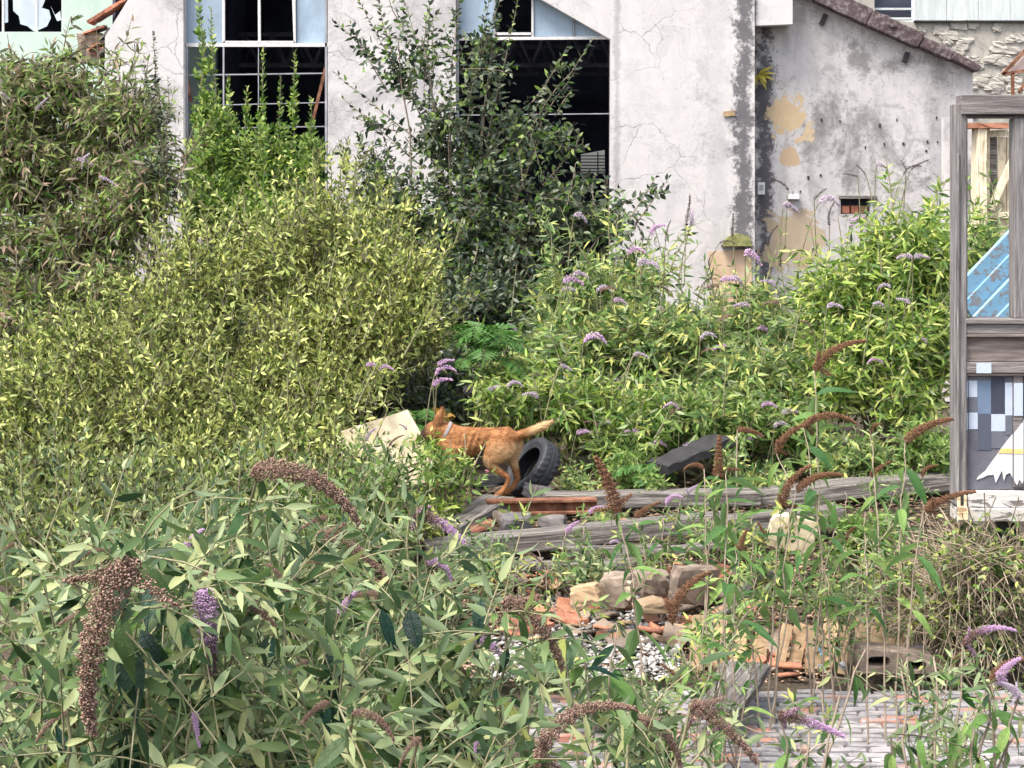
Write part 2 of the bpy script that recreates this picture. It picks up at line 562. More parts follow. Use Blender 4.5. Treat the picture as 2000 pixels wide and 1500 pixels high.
M['leaf_near_small'] = leaf_mat('grey_green_small_leaf', [(0.026, 0.052, 0.022), (0.07, 0.12, 0.05), (0.14, 0.205, 0.08), (0.26, 0.32, 0.18), (0.38, 0.4, 0.2)], under=(0.18, 0.235, 0.135), trans=0.3)
M['leaf_weed'] = leaf_mat('fresh_weed_leaf', [(0.06, 0.14, 0.05), (0.1, 0.2, 0.06), (0.17, 0.29, 0.085), (0.26, 0.37, 0.12)], per='object', under=(0.2, 0.31, 0.14), trans=0.35, spec=0.18)
M['leaf_fern'] = leaf_mat('fern_frond', [(0.06, 0.14, 0.035), (0.1, 0.22, 0.06), (0.15, 0.28, 0.09)], trans=0.35)
M['leaf_fern_dead'] = leaf_mat('dead_fern_frond', [(0.30, 0.16, 0.05), (0.42, 0.24, 0.06), (0.5, 0.33, 0.1)], trans=0.3)
M['leaf_yellow'] = leaf_mat('yellow_leaf', [(0.42, 0.34, 0.06), (0.5, 0.42, 0.1)], trans=0.35)


def spike_mat(name, a, b, c=None, lo=0.3, hi=0.6):
    """tiny florets: colour by floret; where c is given the tip half of the spike (attribute t) has that colour"""
    k = NT(name)
    rnd = k.n.new('ShaderNodeNewGeometry').outputs['Random Per Island']
    col = k.ramp(rnd, [(0.1, a), (0.9, b)])
    if c:
        at = k.n.new('ShaderNodeAttribute')
        at.attribute_name = 't'
        f = k.math('ADD', at.outputs['Fac'], k.math('MULTIPLY', k.math('SUBTRACT', rnd, 0.5), 0.3))
        col = k.mix(k.ramp(f, [(lo, 0.0), (hi, 1.0)]), col, k.ramp(rnd, [(0.0, tuple(x * 0.55 for x in c)), (0.8, c)]))
    return k.done(col, 0.9, 0, 0.1)


M['spike_brown'] = spike_mat('dried_flower_brown', (0.13, 0.08, 0.06), (0.40, 0.27, 0.22))
M['spike_rust'] = spike_mat('dried_flower_rust', (0.10, 0.05, 0.03), (0.33, 0.18, 0.11))
M['spike_dark'] = spike_mat('dried_flower_dark', (0.035, 0.024, 0.024), (0.10, 0.065, 0.06))
M['spike_lilac'] = spike_mat('lilac_florets', (0.42, 0.25, 0.43), (0.76, 0.55, 0.76))
M['spike_pale'] = spike_mat('pale_lilac_florets', (0.36, 0.28, 0.38), (0.66, 0.56, 0.66))
M['spike_half'] = spike_mat('half_faded_florets', (0.10, 0.055, 0.04), (0.24, 0.15, 0.12), (0.68, 0.44, 0.70))
M['spike_half_top'] = spike_mat('half_faded_florets_at_foot', (0.42, 0.25, 0.43), (0.74, 0.52, 0.74), (0.24, 0.16, 0.17), 0.45, 0.75)


# ------------------------------------------------------------------ ground
def build_ground():
    xs = np.unique(np.concatenate([np.linspace(-300, -14, 12), np.linspace(-14, 14, 113), np.linspace(14, 300, 12)]))
    ys = np.unique(np.concatenate([np.linspace(-200, 1, 10), np.linspace(1, 30, 117), np.linspace(30, 400, 14)]))
    X, Y = np.meshgrid(xs, ys)
    Z = np.vectorize(gz)(X, Y)
    near = (np.abs(X) < 13) & (Y > 2) & (Y < 23)
    Z = Z + near * (0.05 * np.sin(X * 2.3 + Y) * np.sin(Y * 1.9) + rng.normal(0, 0.02, X.shape)) - 0.03
    near2 = (Y > 7) & (Y < 10.6) & (np.abs(X) < 5)
    Z = np.where(near2, np.minimum(Z, -0.425), Z)
    n, m = X.shape
    i = (np.arange(n - 1)[:, None] * m + np.arange(m - 1)[None, :])
    T = np.stack([i, i + 1, i + m + 1, i, i + m + 1, i + m], -1).reshape(-1, 3)
    me = tri_mesh('ground', np.stack([X, Y, Z], -1), T, True)
    put('ground', me, M['soil'], kind='structure')


build_ground()

# ------------------------------------------------------------------ the white works building
PXW = lambda pts, Y: [(wx(a, Y), wz(b, Y)) for a, b in pts]


def build_works():
    t = thing('works_building', 'derelict white plastered works building with two tall broken windows', 'building', (wx(900, YW), YW, 0))
    top = -420
    outer = PXW([(205, 1100), (205, 72), (252, -4), (300, top), (1100, top), (1474, -150), (1474, 1100)], YW)
    win1 = PXW([(358, -200), (640, -200), (640, 620), (358, 620)], YW)
    win2 = PXW([(890, -120), (1000, -34), (1192, 76), (1192, 640), (890, 640)], YW)
    put('wall', prism(outer, [win1, win2], YW, YW + 0.4), M['plaster'], t)
    # dark shed behind the openings: far wall with a barred light, side walls, floor, roof
    xl, xr, yb = wx(205, YW) + .05, wx(1474, YW) - .05, YW + 15
    zt = wz(top, YW)
    bx0, bx1, bz0, bz1 = 1.52, 2.06, 2.80, 3.22
    s = prism([(xl, -0.3), (xr, -0.3), (xr, zt + 1), (xl, zt + 1)], [[(bx0, bz0), (bx1, bz0), (bx1, bz1 + 0.1), (bx0, bz1)]], yb, yb + 0.3)
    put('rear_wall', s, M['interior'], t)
    m = MB()
    m.box((xl - .04, YW + .41, -.5), (xl, yb, zt + 1)).box((xr - .2, YW + .41, -.5), (xr - .05, yb, zt + 1))
    m.box((xl - .3, YW + .2, zt + 1.01), (xr + .3, yb + .4, zt + 1.2)).box((xl + .01, YW + .41, -.5), (xr - .01, yb - .01, -.04))
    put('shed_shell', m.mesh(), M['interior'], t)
    for i in range(6):
        z = bz0 + (i + .5) / 6 * (bz1 - bz0)
        put('window_bar', MB().box((bx0 - .02, yb - .05, z - .012), (bx1 + .02, yb - .03, z + .012)).mesh(), M['steel'], t)
    put('window_bar', MB().box((bx0 + .36, yb - .08, bz0), (bx0 + .385, yb - .055, bz1 + .05)).mesh(), M['steel'], t)
    # roof trusses
    for y in (YW + 7.5, YW + 11.5):
        m = MB()
        z0 = 4.55 + (y - YW) * 0.02
        m.beam((xl, y, z0), (xr, y, z0), .07, .08)
        m.beam((xl, y, z0 + .55), (xr, y, z0 + .55), .07, .08)
        n = 18
        for i in range(n):
            a, b = xl + (xr - xl) * i / n, xl + (xr - xl) * (i + .5) / n
            c = xl + (xr - xl) * (i + 1) / n
            m.beam((a, y, z0), (b, y, z0 + .55), .045, .05)
            m.beam((b, y, z0 + .55), (c, y, z0), .045, .05)
        put('roof_truss', m.mesh(), M['truss'], t)
    # window 1
    yg = YW + .16
    f = thing_part('window', t)

    def bar(px0, py0, px1, py1, wpx, mat='frame_white', d=.05, name='frame_bar', par=None):
        a, b = W(px0, py0, yg), W(px1, py1, yg)
        put(name, MB().beam(a, b, d, wpx / FPX * yg, up=(0, 0, 1) if abs(a.x - b.x) > abs(a.z - b.z) else (1, 0, 0)).mesh(), M[mat], par or f)

    def pane(pts, mat='glass', par=None, dy=.012):
        put('pane', prism(PXW(pts, yg + dy), [], yg + dy, yg + dy + .006), M[mat], par or f)
    bar(361, -195, 361, 620, 5)
    bar(637, -195, 637, 620, 4, 'steel')
    bar(358, 88, 640, 88, 7)
    bar(437, 84, 437, -195, 5)
    bar(507, 80, 505, -195, 5)
    bar(576, 84, 574, -195, 4)
    bar(437, 82, 576, 82, 4)
    bar(437, 92, 437, 300, 3, 'steel')
    bar(366, 92, 366, 300, 4, 'steel')
    bar(364, 147, 636, 143, 2.5, 'steel', .03)
    bar(437, 205, 636, 200, 2.0, 'steel', .03)
    bar(505, 92, 505, 300, 1.6, 'steel', .03)
    bar(437, 250, 636, 247, 2.0, 'steel', .03)
    pane([(364, -195), (435, -195), (435, 84), (364, 84)])
    pane([(579, -195), (635, -195), (635, 84), (579, 84)])
    bar(572, -10, 575, 78, 3, 'frame_white', .03)
    bar(636, 132, 612, 232, 6, 'rust', .04, 'broken_casement')
    bar(363, 132, 373, 200, 5, 'rust', .04, 'broken_casement')
    # window 2
    f = thing_part('window', t)
    bar(894, -100, 894, 640, 5, 'steel', par=f)
    bar(890, 76, 1188, 74, 6, par=f)
    bar(966, 72, 966, -55, 4, 'steel', par=f)
    bar(1040, 72, 1040, -10, 4, par=f)
    bar(968, 66, 1040, 66, 5, par=f)
    bar(1120, 72, 1120, 36, 3, 'steel', par=f)
    bar(898, 225, 1190, 222, 2, 'steel', .03, par=f)
    pane([(897, -110), (964, -60), (964, 72), (897, 72)], par=f)
    pane([(1043, -8), (1118, 34), (1118, 71), (1043, 71)], par=f)
    pane([(1122, 36), (1180, 70), (1180, 71), (1122, 71)], par=f)
    # exposed bits and fittings on the plaster
    pts = [(1408, 480), (1420, 462), (1440, 455), (1462, 462), (1467, 480)]
    put('mossy_sill', prism(PXW(pts, YW), [], YW - .14, YW), simple('moss', (0.09, 0.11, 0.03), (0.28, 0.27, 0.12), 12), t)
    put('plaster_scar', prism(PXW([(1382, 492), (1468, 486), (1470, 640), (1400, 640), (1392, 560)], YW), [], YW - .012, YW - .002),
        simple('bare_tan_render', (0.40, 0.28, 0.19), (0.56, 0.42, 0.30), 4), t)
    put('window_reveal_chip', prism(PXW([(1412, 218), (1434, 216), (1436, 226), (1414, 228)], YW), [], YW - .03, YW), M['tan_clay'], t)
    # crumbling eaves of the left end: broken tiles and laths
    e = thing_part('broken_eaves', t)
    r = random.Random(4)
    for i in range(16):
        px, py = 160 + r.random() * 46, 62 + r.random() * 46
        p = W(px, py, YW + .1 + r.random() * .4)
        q = p + Vector((r.uniform(.14, .34), 0, r.uniform(.0, .16)))
        put('tile', MB().beam(p, q, .2, .025, jit=.012).mesh(), M['brick_red' if r.random() < .3 else 'timber' if r.random() < .5 else 'tan_clay'], e)
    put('exposed_brickwork', rough_box(.3, .3, .4, 4, .02, 9), M['concrete'], e).location = W(178, 110, YW + .3) - Vector((0, 0, .1))
    # verge tiles climbing to the right
    for i in range(7):
        a = W(176 + i * 11.5, 46 - i * 7.2, YW + .2)
        b = W(176 + (i + 1.15) * 11.5, 46 - (i + 1.15) * 7.2, YW + .2)
        put('verge_tile', MB().beam(a, b, .35, .04, jit=.008).mesh(), M['brick_red'], e)
    return t


def thing_part(name, parent):
    o = bpy.data.objects.new(name, None)
    COL.objects.link(o)
    o.parent = parent
    o.location = -parent.location
    o.empty_display_size = .1
    return o


def build_annex():
    t = thing('stained_annex', 'grey stained plaster lean-to wall under a sloping mossy roof edge', 'building', (wx(1700, YR), YR, 0))
    outer = PXW([(1420, 1100), (1420, -180), (1480, -60), (1590, -4), (1900, 141), (1903, 1100)], YR)
    vent = PXW([(1642, 388), (1700, 388), (1700, 418), (1642, 418)], YR)
    put('wall', prism(outer, [vent], YR, YR + .4), M['plaster_stained'], t)
    put('parapet_block', prism(PXW([(1476, -150), (1548, -150), (1548, 47), (1476, 50)], YW + .05), [], YW + .05, YR - .005), M['plaster'], t)
    m = MB()
    pts = [(1480, -62), (1590, -6), (1690, 42), (1790, 88), (1850, 114), (1902, 142)]
    for i, (a, b) in enumerate(zip(pts, pts[1:])):
        wpx = (26, 34, 30, 22, 15)[i]
        p, q = W(a[0], a[1] - 4, YR + .1), W(b[0], b[1] - 4, YR + .1)
        put('roof_edge', MB().beam(p, q, .62, wpx / FPX * YR, jit=.012).mesh(bevel=.012), M['coping'], t)
    r = random.Random(3)
    for i in range(46):
        u = r.random()
        p = W(1500 + u * 390, -60 + u * 190 - 8 - 16 * r.random() * (1 - .6 * u), YR - .2 + r.random() * .3)
        s = .03 + .05 * r.random()
        put('moss_clump', MOSS, M['coping'], t).matrix_local = Matrix.Translation(p - Vector(t.location)) @ Matrix.Diagonal((s * 1.5, s, s * .7, 1))
    put('vent_back', MB().box((wx(1640, YR), YR + .3, wz(420, YR)), (wx(1702, YR), YR + .34, wz(386, YR))).mesh(), M['interior'], t)
    for i in range(3):
        x = wx(1646 + i * 18, YR)
        put('brick', MB().box((x, YR + .06, wz(417, YR)), (x + .105, YR + .2, wz(402, YR))).mesh(bevel=.006), M['brick_red'], t)
    put('vent_lintel', MB().box((wx(1638, YR), YR - .05, wz(388, YR)), (wx(1712, YR), YR - .003, wz(382, YR))).mesh(), M['timber'], t)
    for (a, b, c, d) in ((1613, 28, 1604, 48), (1773, 102, 1767, 121)):
        p, q = W(a, b, YR - .03), W(c, d, YR - .03)
        put('iron_cramp', MB().beam(p, q, .05, 9 / FPX * YR, up=(1, 0, 0)).mesh(), M['timber_dark'], t)
    for i in range(17):
        px, py = r.uniform(1560, 1890), r.choice([232, 282, 290, 330, 355]) + r.uniform(-16, 16)
        put('peg_hole', MB().box((wx(px, YR), YR - .012, wz(py + 5, YR)), (wx(px + r.uniform(2, 4.5), YR), YR - .003, wz(py + r.uniform(-2, 2), YR))).mesh(), M['timber_dark'], t)
    return t


_bm = bmesh.new()
bmesh.ops.create_icosphere(_bm, subdivisions=1, radius=1)
for _vv in _bm.verts:
    _vv.co *= random.uniform(.7, 1.2)
MOSS = bpy.data.meshes.new('moss_clump')
_bm.to_mesh(MOSS)
_bm.free()

build_works()
build_annex()

# small fittings on the walls are things of their own
t = thing('socket_box', 'small white plastic meter box fixed to the dark streaked wall corner', 'box', W(1485, 380, YR - .1))
m = MB().box((wx(1478, YR), YR - .10, wz(380, YR)), (wx(1492, YR), YR - .001, wz(356, YR)))
put('case', m.mesh(bevel=.006), M['plastic_white'], t)
put('window', MB().box((wx(1481, YR), YR - .108, wz(372, YR)), (wx(1489, YR), YR - .102, wz(361, YR))).mesh(), M['steel'], t)
t = thing('wall_bracket', 'white bracket with an upright peg on the stained wall', 'bracket', W(1548, 390, YR - .1))
put('plate', MB().box((wx(1536, YR), YR - .12, wz(389, YR)), (wx(1559, YR), YR - .001, wz(380, YR))).mesh(bevel=.004), M['plastic_white'], t)
put('peg', MB().box((wx(1545, YR), YR - .09, wz(380, YR)), (wx(1549, YR), YR - .06, wz(373, YR))).mesh(), M['steel'], t)

# left neighbour: pale green gable with broken glazing
YL = 28.0
t = thing('green_building', 'pale green building with smashed blue panes behind the reddish shrub', 'building', (wx(100, YL), YL, 0))
put('wall', prism(PXW([(-300, 700), (-300, -500), (420, -500), (420, 700)], YL),
                  [PXW([(-120, -120), (121, -120), (121, 62), (-120, 62)], YL)], YL, YL + .3), M['green_render'], t)
put('room', MB().box((wx(-290, YL), YL + 4, 0), (wx(400, YL), YL + 4.2, 9)).box((wx(-290, YL), YL + .4, wz(-140, YL)), (wx(400, YL), YL + 4, wz(-150, YL)))
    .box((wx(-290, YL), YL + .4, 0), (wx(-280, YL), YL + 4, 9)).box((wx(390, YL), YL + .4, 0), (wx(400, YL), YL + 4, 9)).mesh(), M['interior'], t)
w = thing_part('window', t)
for x in (-118, 2, 68, 119):
    put('frame_bar', MB().box((wx(x - 2, YL), YL + .1, wz(62, YL)), (wx(x + 2, YL), YL + .15, wz(-120, YL))).mesh(), M['frame_white'], w)
put('pane', prism(PXW([(18, -120), (66, -120), (66, 60), (62, 60), (50, 50), (36, 46), (33, 30), (22, 20)], YL), [], YL + .11, YL + .118), M['glass_pale'], w)
put('pane', prism(PXW([(70, -120), (86, -100), (84, 0), (78, 14), (92, 18), (96, 34), (88, 50), (70, 58)], YL), [], YL + .11, YL + .118), M['glass_pale'], w)
put('pane', prism(PXW([(96, 12), (104, 28), (114, 20), (116, 38), (108, 40)], YL), [], YL + .11, YL + .118), M['glass_pale'], w)
put('pane', prism(PXW([(4, -120), (10, -120), (12, 42), (4, 44)], YL), [], YL + .11, YL + .118), M['glass_pale'], w)

# right rear: rubble wall below a sheeted clerestory
YB = 29.0
t = thing('rear_shed', 'rough stone shed wall with grey sheet cladding above it', 'building', (wx(1900, YB), YB, 0))
put('wall', prism(PXW([(1560, 900), (1560, -60), (1708, -60), (1708, 34), (1787, 44), (2330, 44), (2330, 900)], YB), [], YB, YB + .35), M['stone_wall'], t)
for i in range(8):
    a = 1789 + i * 62
    put('cladding_sheet', MB().box((wx(a, YB), YB + .05 + .01 * (i % 2), wz(41, YB)), (wx(a + 61, YB), YB + .09 + .01 * (i % 2), wz(-150, YB))).mesh(), M['corrugated'], t)
put('sill_flashing', MB().box((wx(1785, YB), YB - .08, wz(44, YB)), (wx(2330, YB), YB + .04, wz(40.5, YB))).mesh(), M['timber_dark'], t)
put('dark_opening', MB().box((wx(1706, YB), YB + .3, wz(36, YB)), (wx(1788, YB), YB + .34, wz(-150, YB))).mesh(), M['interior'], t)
for y in (-60, -22, 14, 33):
    put('louvre', MB().box((wx(1710, YB), YB + .1, wz(y + 4, YB)), (wx(1786, YB), YB + .2, wz(y, YB))).mesh(), M['corrugated'], t)
_r = random.Random(12)
for i in range(90):
    px, py = _r.uniform(1780, 2020), _r.uniform(52, 240)
    me = rough_box(_r.uniform(.12, .34), .045, _r.uniform(.07, .16), 2, .012, i, .2)
    put('stone', me, M['stone_wall'], t).location = W(px, py, YB - .01) - Vector(t.location)

# gate behind, seen through the cabin window
YG = 21.5
t = thing('plank_gate', 'old cream plank gate with diagonal brace beside a white wall', 'gate', (wx(1950, YG), YG, 0))


def gb(a, b, wpx, name='plank', mat='timber_cream', y=YG):
    p, q = W(*a, y), W(*b, y)
    put(name, MB().beam(p, q, .05, wpx / FPX * y, up=(1, 0, 0) if abs(p.x - q.x) < abs(p.z - q.z) else (0, 0, 1), jit=.004).mesh(bevel=.004), M[mat], t)


gb((1926, 245), (1926, 640), 12, 'gate_stile')
gb((2052, 245), (2052, 640), 12, 'gate_stile')
gb((1932, 262), (2046, 252), 12, 'gate_rail')
gb((1932, 420), (2046, 420), 12, 'gate_rail')
gb((1932, 600), (2046, 600), 12, 'gate_rail')
for i in range(7):
    gb((1939 + i * 17, 268), (1939 + i * 17, 600), 14.5, 'plank', 'timber' if i % 3 == 0 else 'timber_cream', YG + .06)
gb((1934, 410), (1998, 268), 15, 'gate_brace', y=YG - .055)
t = thing('gate_pier', 'brick gate pier with red capping beside the plank gate', 'pier', (wx(1912, YG), YG, 0))
put('shaft', rough_box(wx(1920, YG) - wx(1906, YG) + .02, .3, wz(252, YG), 5, .008, 4), M['timber_cream'], t).location = (0, 0, 0)
for i in range(3):
    put('brick', rough_box(.17, .36, .065, 1, .006, i), M['terracotta'], t).location = (-.16 + .17 * i + .05, 0, wz(252, YG) + .003)
t = thing('white_wall', 'short white painted wall behind the cabin, left of the plank gate', 'wall', (wx(1895, YG), YG + .5, 0))
put('wall', MB().box((wx(1868, YG), YG + .5, -.1), (wx(1909, YG), YG + .75, wz(225, YG))).mesh(), M['plaster'], t)
t = thing('rear_white_wall', 'low white wall running behind the plank gate', 'wall', (wx(1985, 23), 23.2, 0))
put('wall', MB().box((wx(1930, 23), 23.2, -.1), (wx(2200, 23), 23.4, wz(380, 23))).mesh(), M['plaster'], t)

# rusty canopy above the cabin
YC = 20.0
t = thing('rusty_canopy', 'rusty iron frame with a pinkish sloping panel above the cabin roof', 'canopy', W(1985, 200, YC))
for a, b, wp in (((1958, 145), (2012, 88), 6), ((1958, 145), (2040, 132), 6), ((1978, 143), (1976, 720), 5), ((1990, 180), (2030, 120), 5), ((2040, 132), (2040, 720), 5)):
    put('iron_bar', MB().beam(W(*a, YC), W(*b, YC), .05, wp / FPX * YC, up=(1, 0, 0) if abs(a[0] - b[0]) < 10 else (0, 0, 1)).mesh(), M['rust'], t)
put('panel', prism(PXW([(1968, 142), (2014, 96), (2040, 128)], YC + .05), [], YC + .05, YC + .07), simple('pink_sheet', (0.5, .36, .34), (.7, .58, .55), 5), t)

def peel(name, paint, wood):
    k = NT(name)
    n = k.noise(k.coord('Object', (1.2, 4, 4)), 5, 7, .7, .6)
    k.bump(n, .5, .01)
    return k.done(k.mix(k.ramp(n, [(.53, 0.0), (.56, 1.0)]), paint, k.mix(k.noise(k.coord('Object', (1, 8, 8)), 8), wood, tuple(x * .5 for x in wood))), .8)


M['blue_paint'] = peel('flaking_blue_paint', (.19, .37, .52), (.30, .285, .29))
# blue boarded hatch leaning behind the cabin
YH = 13.6
t = thing('blue_hatch', 'blue painted boarded panel leaning on a slant behind the cabin window', 'panel', W(1940, 700, YH))
for i in range(9):
    o = i * 33
    a, b = W(1868 + o * .62, 580 + o * .78, YH + .02 * (i % 2)), W(2016 + o * .62, 424 + o * .78, YH + .33 + .02 * (i % 2))
    put('plank', MB().beam(a, b, .035, 34.5 / FPX * YH, up=(0, 0, 1), jit=.003).mesh(bevel=.002),
        M['blue_paint'], t)
for (a, b) in (((1900, 700), (1900, 1000)), ((2050, 640), (2050, 1000))):
    put('post', MB().beam(W(*a, YH + .42), W(a[0], 350 + (CZ + .1) / YH * FPX, YH + .42), .08, .08, up=(1, 0, 0)).mesh(), M['timber'], t)


# ------------------------------------------------------------------ wooden cabin front at the right edge
def build_cabin():
    Y = 11.0
    S = Y / FPX
    t = thing('wooden_cabin', 'weathered wooden cabin front with open window and painted chequer panel', 'cabin', (wx(1990, Y), Y, gz(0, Y)))
    dark = M['timber_dark']

    def b(name, x0, y0, x1, y1, f, bk, mat='cabin_wood', par=None, bevel=.004):
        return put(name, MB().box((wx(x0, Y), Y + f, wz(y1, Y)), (wx(x1, Y), Y + bk, wz(y0, Y))).mesh(bevel=bevel), M[mat], par or t)
    M['cabin_wood'] = simple('silvered_cabin_timber', (0.07, 0.065, 0.065), (0.22, 0.205, 0.205), 5, .9, (9, 9, .5), 1.0, .015, c3=(0.36, 0.345, 0.345))
    M['cabin_rail'] = simple('silvered_cabin_rail', (0.06, 0.052, 0.052), (0.2, 0.18, 0.18), 5, .9, (.5, 9, 9), 1.0, .015, c3=(0.32, 0.295, 0.29))
    M['cabin_panel'] = simple('brown_cabin_panel', (0.10, 0.08, 0.075), (0.20, 0.165, 0.15), 4, .9, (.7, 5, 6), .6, .008, c3=(0.34, 0.30, 0.28))
    M['cabin_paint'] = simple('grey_blue_cabin_paint', (0.085, 0.085, 0.105), (0.15, 0.15, 0.18), 6, .85)
    b('corner_post', 1864, 203, 1886, 985, -.03, .12)
    b('post_ridge', 1866, 300, 1871, 960, -.045, -.0305)
    p = b('top_rail', 1874, 186, 2400, 224, -.05, .1, 'cabin_rail')
    p.rotation_euler = (0, R(0), 0)
    b('drip_mould', 1880, 224.5, 2398, 231, -.012, .08, 'cabin_rail')
    b('stile', 1886.5, 231.5, 1890, 958, .0, .09)
    for x in (1979, 2130, 2280):
        b('mullion', x, 231.5, x + 24, 621, -.02, .1)
    b('end_post', 2390, 224, 2412, 985, -.03, .12)
    b('sill', 1883, 621.5, 2396, 632, -.035, .1, 'cabin_rail')
    b('waist_rail', 1881, 632.5, 2396, 652, -.02, .09, 'cabin_rail')
    b('waist_mould', 1885, 652.5, 2394, 658, -.028, .08, 'cabin_panel')
    b('waist_panel', 1890.5, 658.5, 2390, 707, .02, .06, 'cabin_panel')
    b('lower_rail', 1881, 707.5, 2396, 728, -.024, .09, 'cabin_rail')
    b('lower_mould', 1887, 728.5, 2394, 734, -.012, .08, 'cabin_panel')
    b('lower_panel', 1890.5, 734.5, 2390, 958, .02, .06, 'cabin_paint')
    b('lower_stile', 1980, 734.5, 1998, 952, -.002, .0195, 'cabin_rail')
    b('lower_stile', 2130, 734.5, 2148, 952, -.002, .0195, 'cabin_rail')
    b('bottom_rail', 1888, 958.5, 2398, 990, -.03, .1, 'peel')
    b('sole_beam', 1866, 990.5, 2412, 1016, -.05, .14, 'peel_dark')
    b('corner_block', 1866.5, 962, 1885, 990, -.048, -.031, 'yellowed')
    b('corner_block', 1866.5, 985.5, 1886, 1012, -.07, -.0505, 'yellowed')
    b('latch_slot', 1872, 965, 1878, 985, -.052, -.0485, 'timber_dark', bevel=0)
    for x in (1955, 2200, 2380):
        z1, z0 = wz(1017, Y), gz(0, Y) - .1
        put('support_post', MB().box((wx(x, Y), Y + .03, z0), (wx(x, Y) + .12, Y + .14, z1)).mesh(), M['timber_dark'], t)  # black here puts the shade under the cabin into the posts' colour
    put('added_shade_floor', MB().box((wx(1892, 12.7), Y + .145, wz(1016, Y)), (wx(2410, Y), Y + 1.7, wz(1006, Y))).mesh(), M['timber_dark'], t)  # unseen floor, added to darken the space below the cabin
    # painted chequers: thin coats of paint on the panel
    C = [(1886, 744, 1893, 776, 'pw'), (1893.5, 744, 1910, 776, 'pw'), (1910.5, 744, 1937, 809, 'pm'), (1937.5, 738, 1964, 809, 'pd'), (1964.5, 748, 1979, 812, 'pw'),
         (1893.5, 776.5, 1910, 806, 'pg'), (1886, 807, 1893, 840, 'pw'), (1893.5, 806.5, 1911, 839, 'pw'), (1911.5, 809.5, 1937, 880, 'pd2'),
         (1937.5, 809.5, 1965, 843, 'pw'), (1937.5, 843.5, 1962, 876, 'pg'), (1965.5, 812.5, 1979, 850, 'pg')]
    cols = {'pw': (.44, .50, .61), 'pm': (.13, .18, .27), 'pd': (.045, .05, .075), 'pg': (.12, .13, .16), 'pd2': (.075, .085, .12)}
    for n, c in cols.items():
        M[n] = simple('chequer_' + n, tuple(x * .88 for x in c), c, 12, .8, bump=.2)
    for x0, y0, x1, y1, c in C:
        b('painted_square', x0, y0, x1, y1, .0165, .0195, c, bevel=0) if x0 >= 1890 else b('painted_square', x0, y0, 1890, y1, -.0035, -.0008, c, bevel=0)
    for x0, y0, x1, y1, c in [(1998.5, 738, 2028, 809, 'pd'), (2028.5, 744, 2056, 776, 'pw'), (1905, 708, 1934, 728, 'pw'), (1980, 748, 1997.5, 812, 'pw')]:
        f = .0165 if x0 > 1998 else (-.0275 if y0 < 730 else -.0055)
        b('painted_square', x0, y0, x1, y1, f, f + .003, c, bevel=0)
    sw = [(1908, 938), (1912, 931), (1926, 920), (1940, 900), (1958, 875), (1979, 848), (1979, 935), (1974, 924), (1966, 928), (1962, 940), (1958, 920), (1946, 944), (1942, 928), (1930, 929), (1920, 934)]
    put('painted_swoosh', prism(PXW(sw, Y), [], Y + .0135, Y + .0163), M['plastic_white'], t)
    sw = [(1980, 846), (1988, 836), (1997.5, 824), (1997.5, 945), (1990, 936), (1986, 948), (1980, 938)]
    put('painted_swoosh', prism(PXW(sw, Y), [], Y - .0065, Y - .003), M['plastic_white'], t)
    sw = [(1998.5, 822), (2040, 770), (2110, 760), (2120, 950), (2080, 930), (2040, 946), (1998.5, 940)]
    put('painted_swoosh', prism(PXW(sw, Y), [], Y + .0135, Y + .0163), M['plastic_white'], t)
    M['yellow_stripe'] = simple('yellow_stripe_paint', (.62, .44, .16), (.75, .56, .26), 8, .8)
    put('painted_stripe', prism(PXW([(1957, 876.5), (1979, 876.5), (1979, 886), (1951, 886)], Y), [], Y + .0105, Y + .0134), M['yellow_stripe'], t)
    put('painted_stripe', prism(PXW([(1980, 876.5), (1997.5, 876.5), (1997.5, 886), (1980, 886)], Y), [], Y - .0095, Y - .0068), M['yellow_stripe'], t)


M['peel'] = peel('peeling_white_paint', (.52, .505, .49), (.2, .18, .17))
M['peel_dark'] = peel('mostly_bare_white_paint', (.46, .44, .41), (.17, .15, .14))
M['yellowed'] = peel('yellowed_paint', (.70, .58, .36), (.5, .34, .2))
build_cabin()


# ------------------------------------------------------------------ foliage
def leaves_mesh(name, P, A, N, L, Wd, droop=0.15, fold=0.0):
    """many leaves in one mesh; P base, A axis, N normal, L length, Wd half width (arrays)"""
    n = len(P)
    A = unit(A)
    N = unit(N - (N * A).sum(1, keepdims=True) * A)
    S = np.cross(A, N)
    L, Wd = L[:, None], Wd[:, None]
    dr = np.broadcast_to(np.asarray(droop, float).reshape(-1, 1), (n, 1))

    def c(t):
        return P + A * L * t - N * dr * L * t * t
    if fold:
        rows = [c(0.0)]
        for t, w in ((.28, .95), (.62, .8)):
            m = c(t)
            rows += [m + S * Wd * w + N * fold * Wd * w, m, m - S * Wd * w + N * fold * Wd * w]
        rows.append(c(1.0))
        V = np.stack(rows, 1)
        T = np.array([(0, 1, 2), (0, 2, 3), (1, 4, 2), (2, 4, 5), (2, 5, 3), (3, 5, 6), (4, 7, 5), (5, 7, 6)])
    else:
        m1, m2 = c(.3), c(.66)
        V = np.stack([c(0.0), m1 + S * Wd, m1 - S * Wd, m2 + S * Wd * .8, m2 - S * Wd * .8, c(1.0)], 1)
        T = np.array([(0, 1, 2), (1, 4, 2), (1, 3, 4), (3, 5, 4)])
    k_ = V.shape[1]
    TT = (T[None] + (np.arange(n) * k_)[:, None, None]).reshape(-1, 3)
    return tri_mesh(name, V.reshape(-1, 3), TT, True)


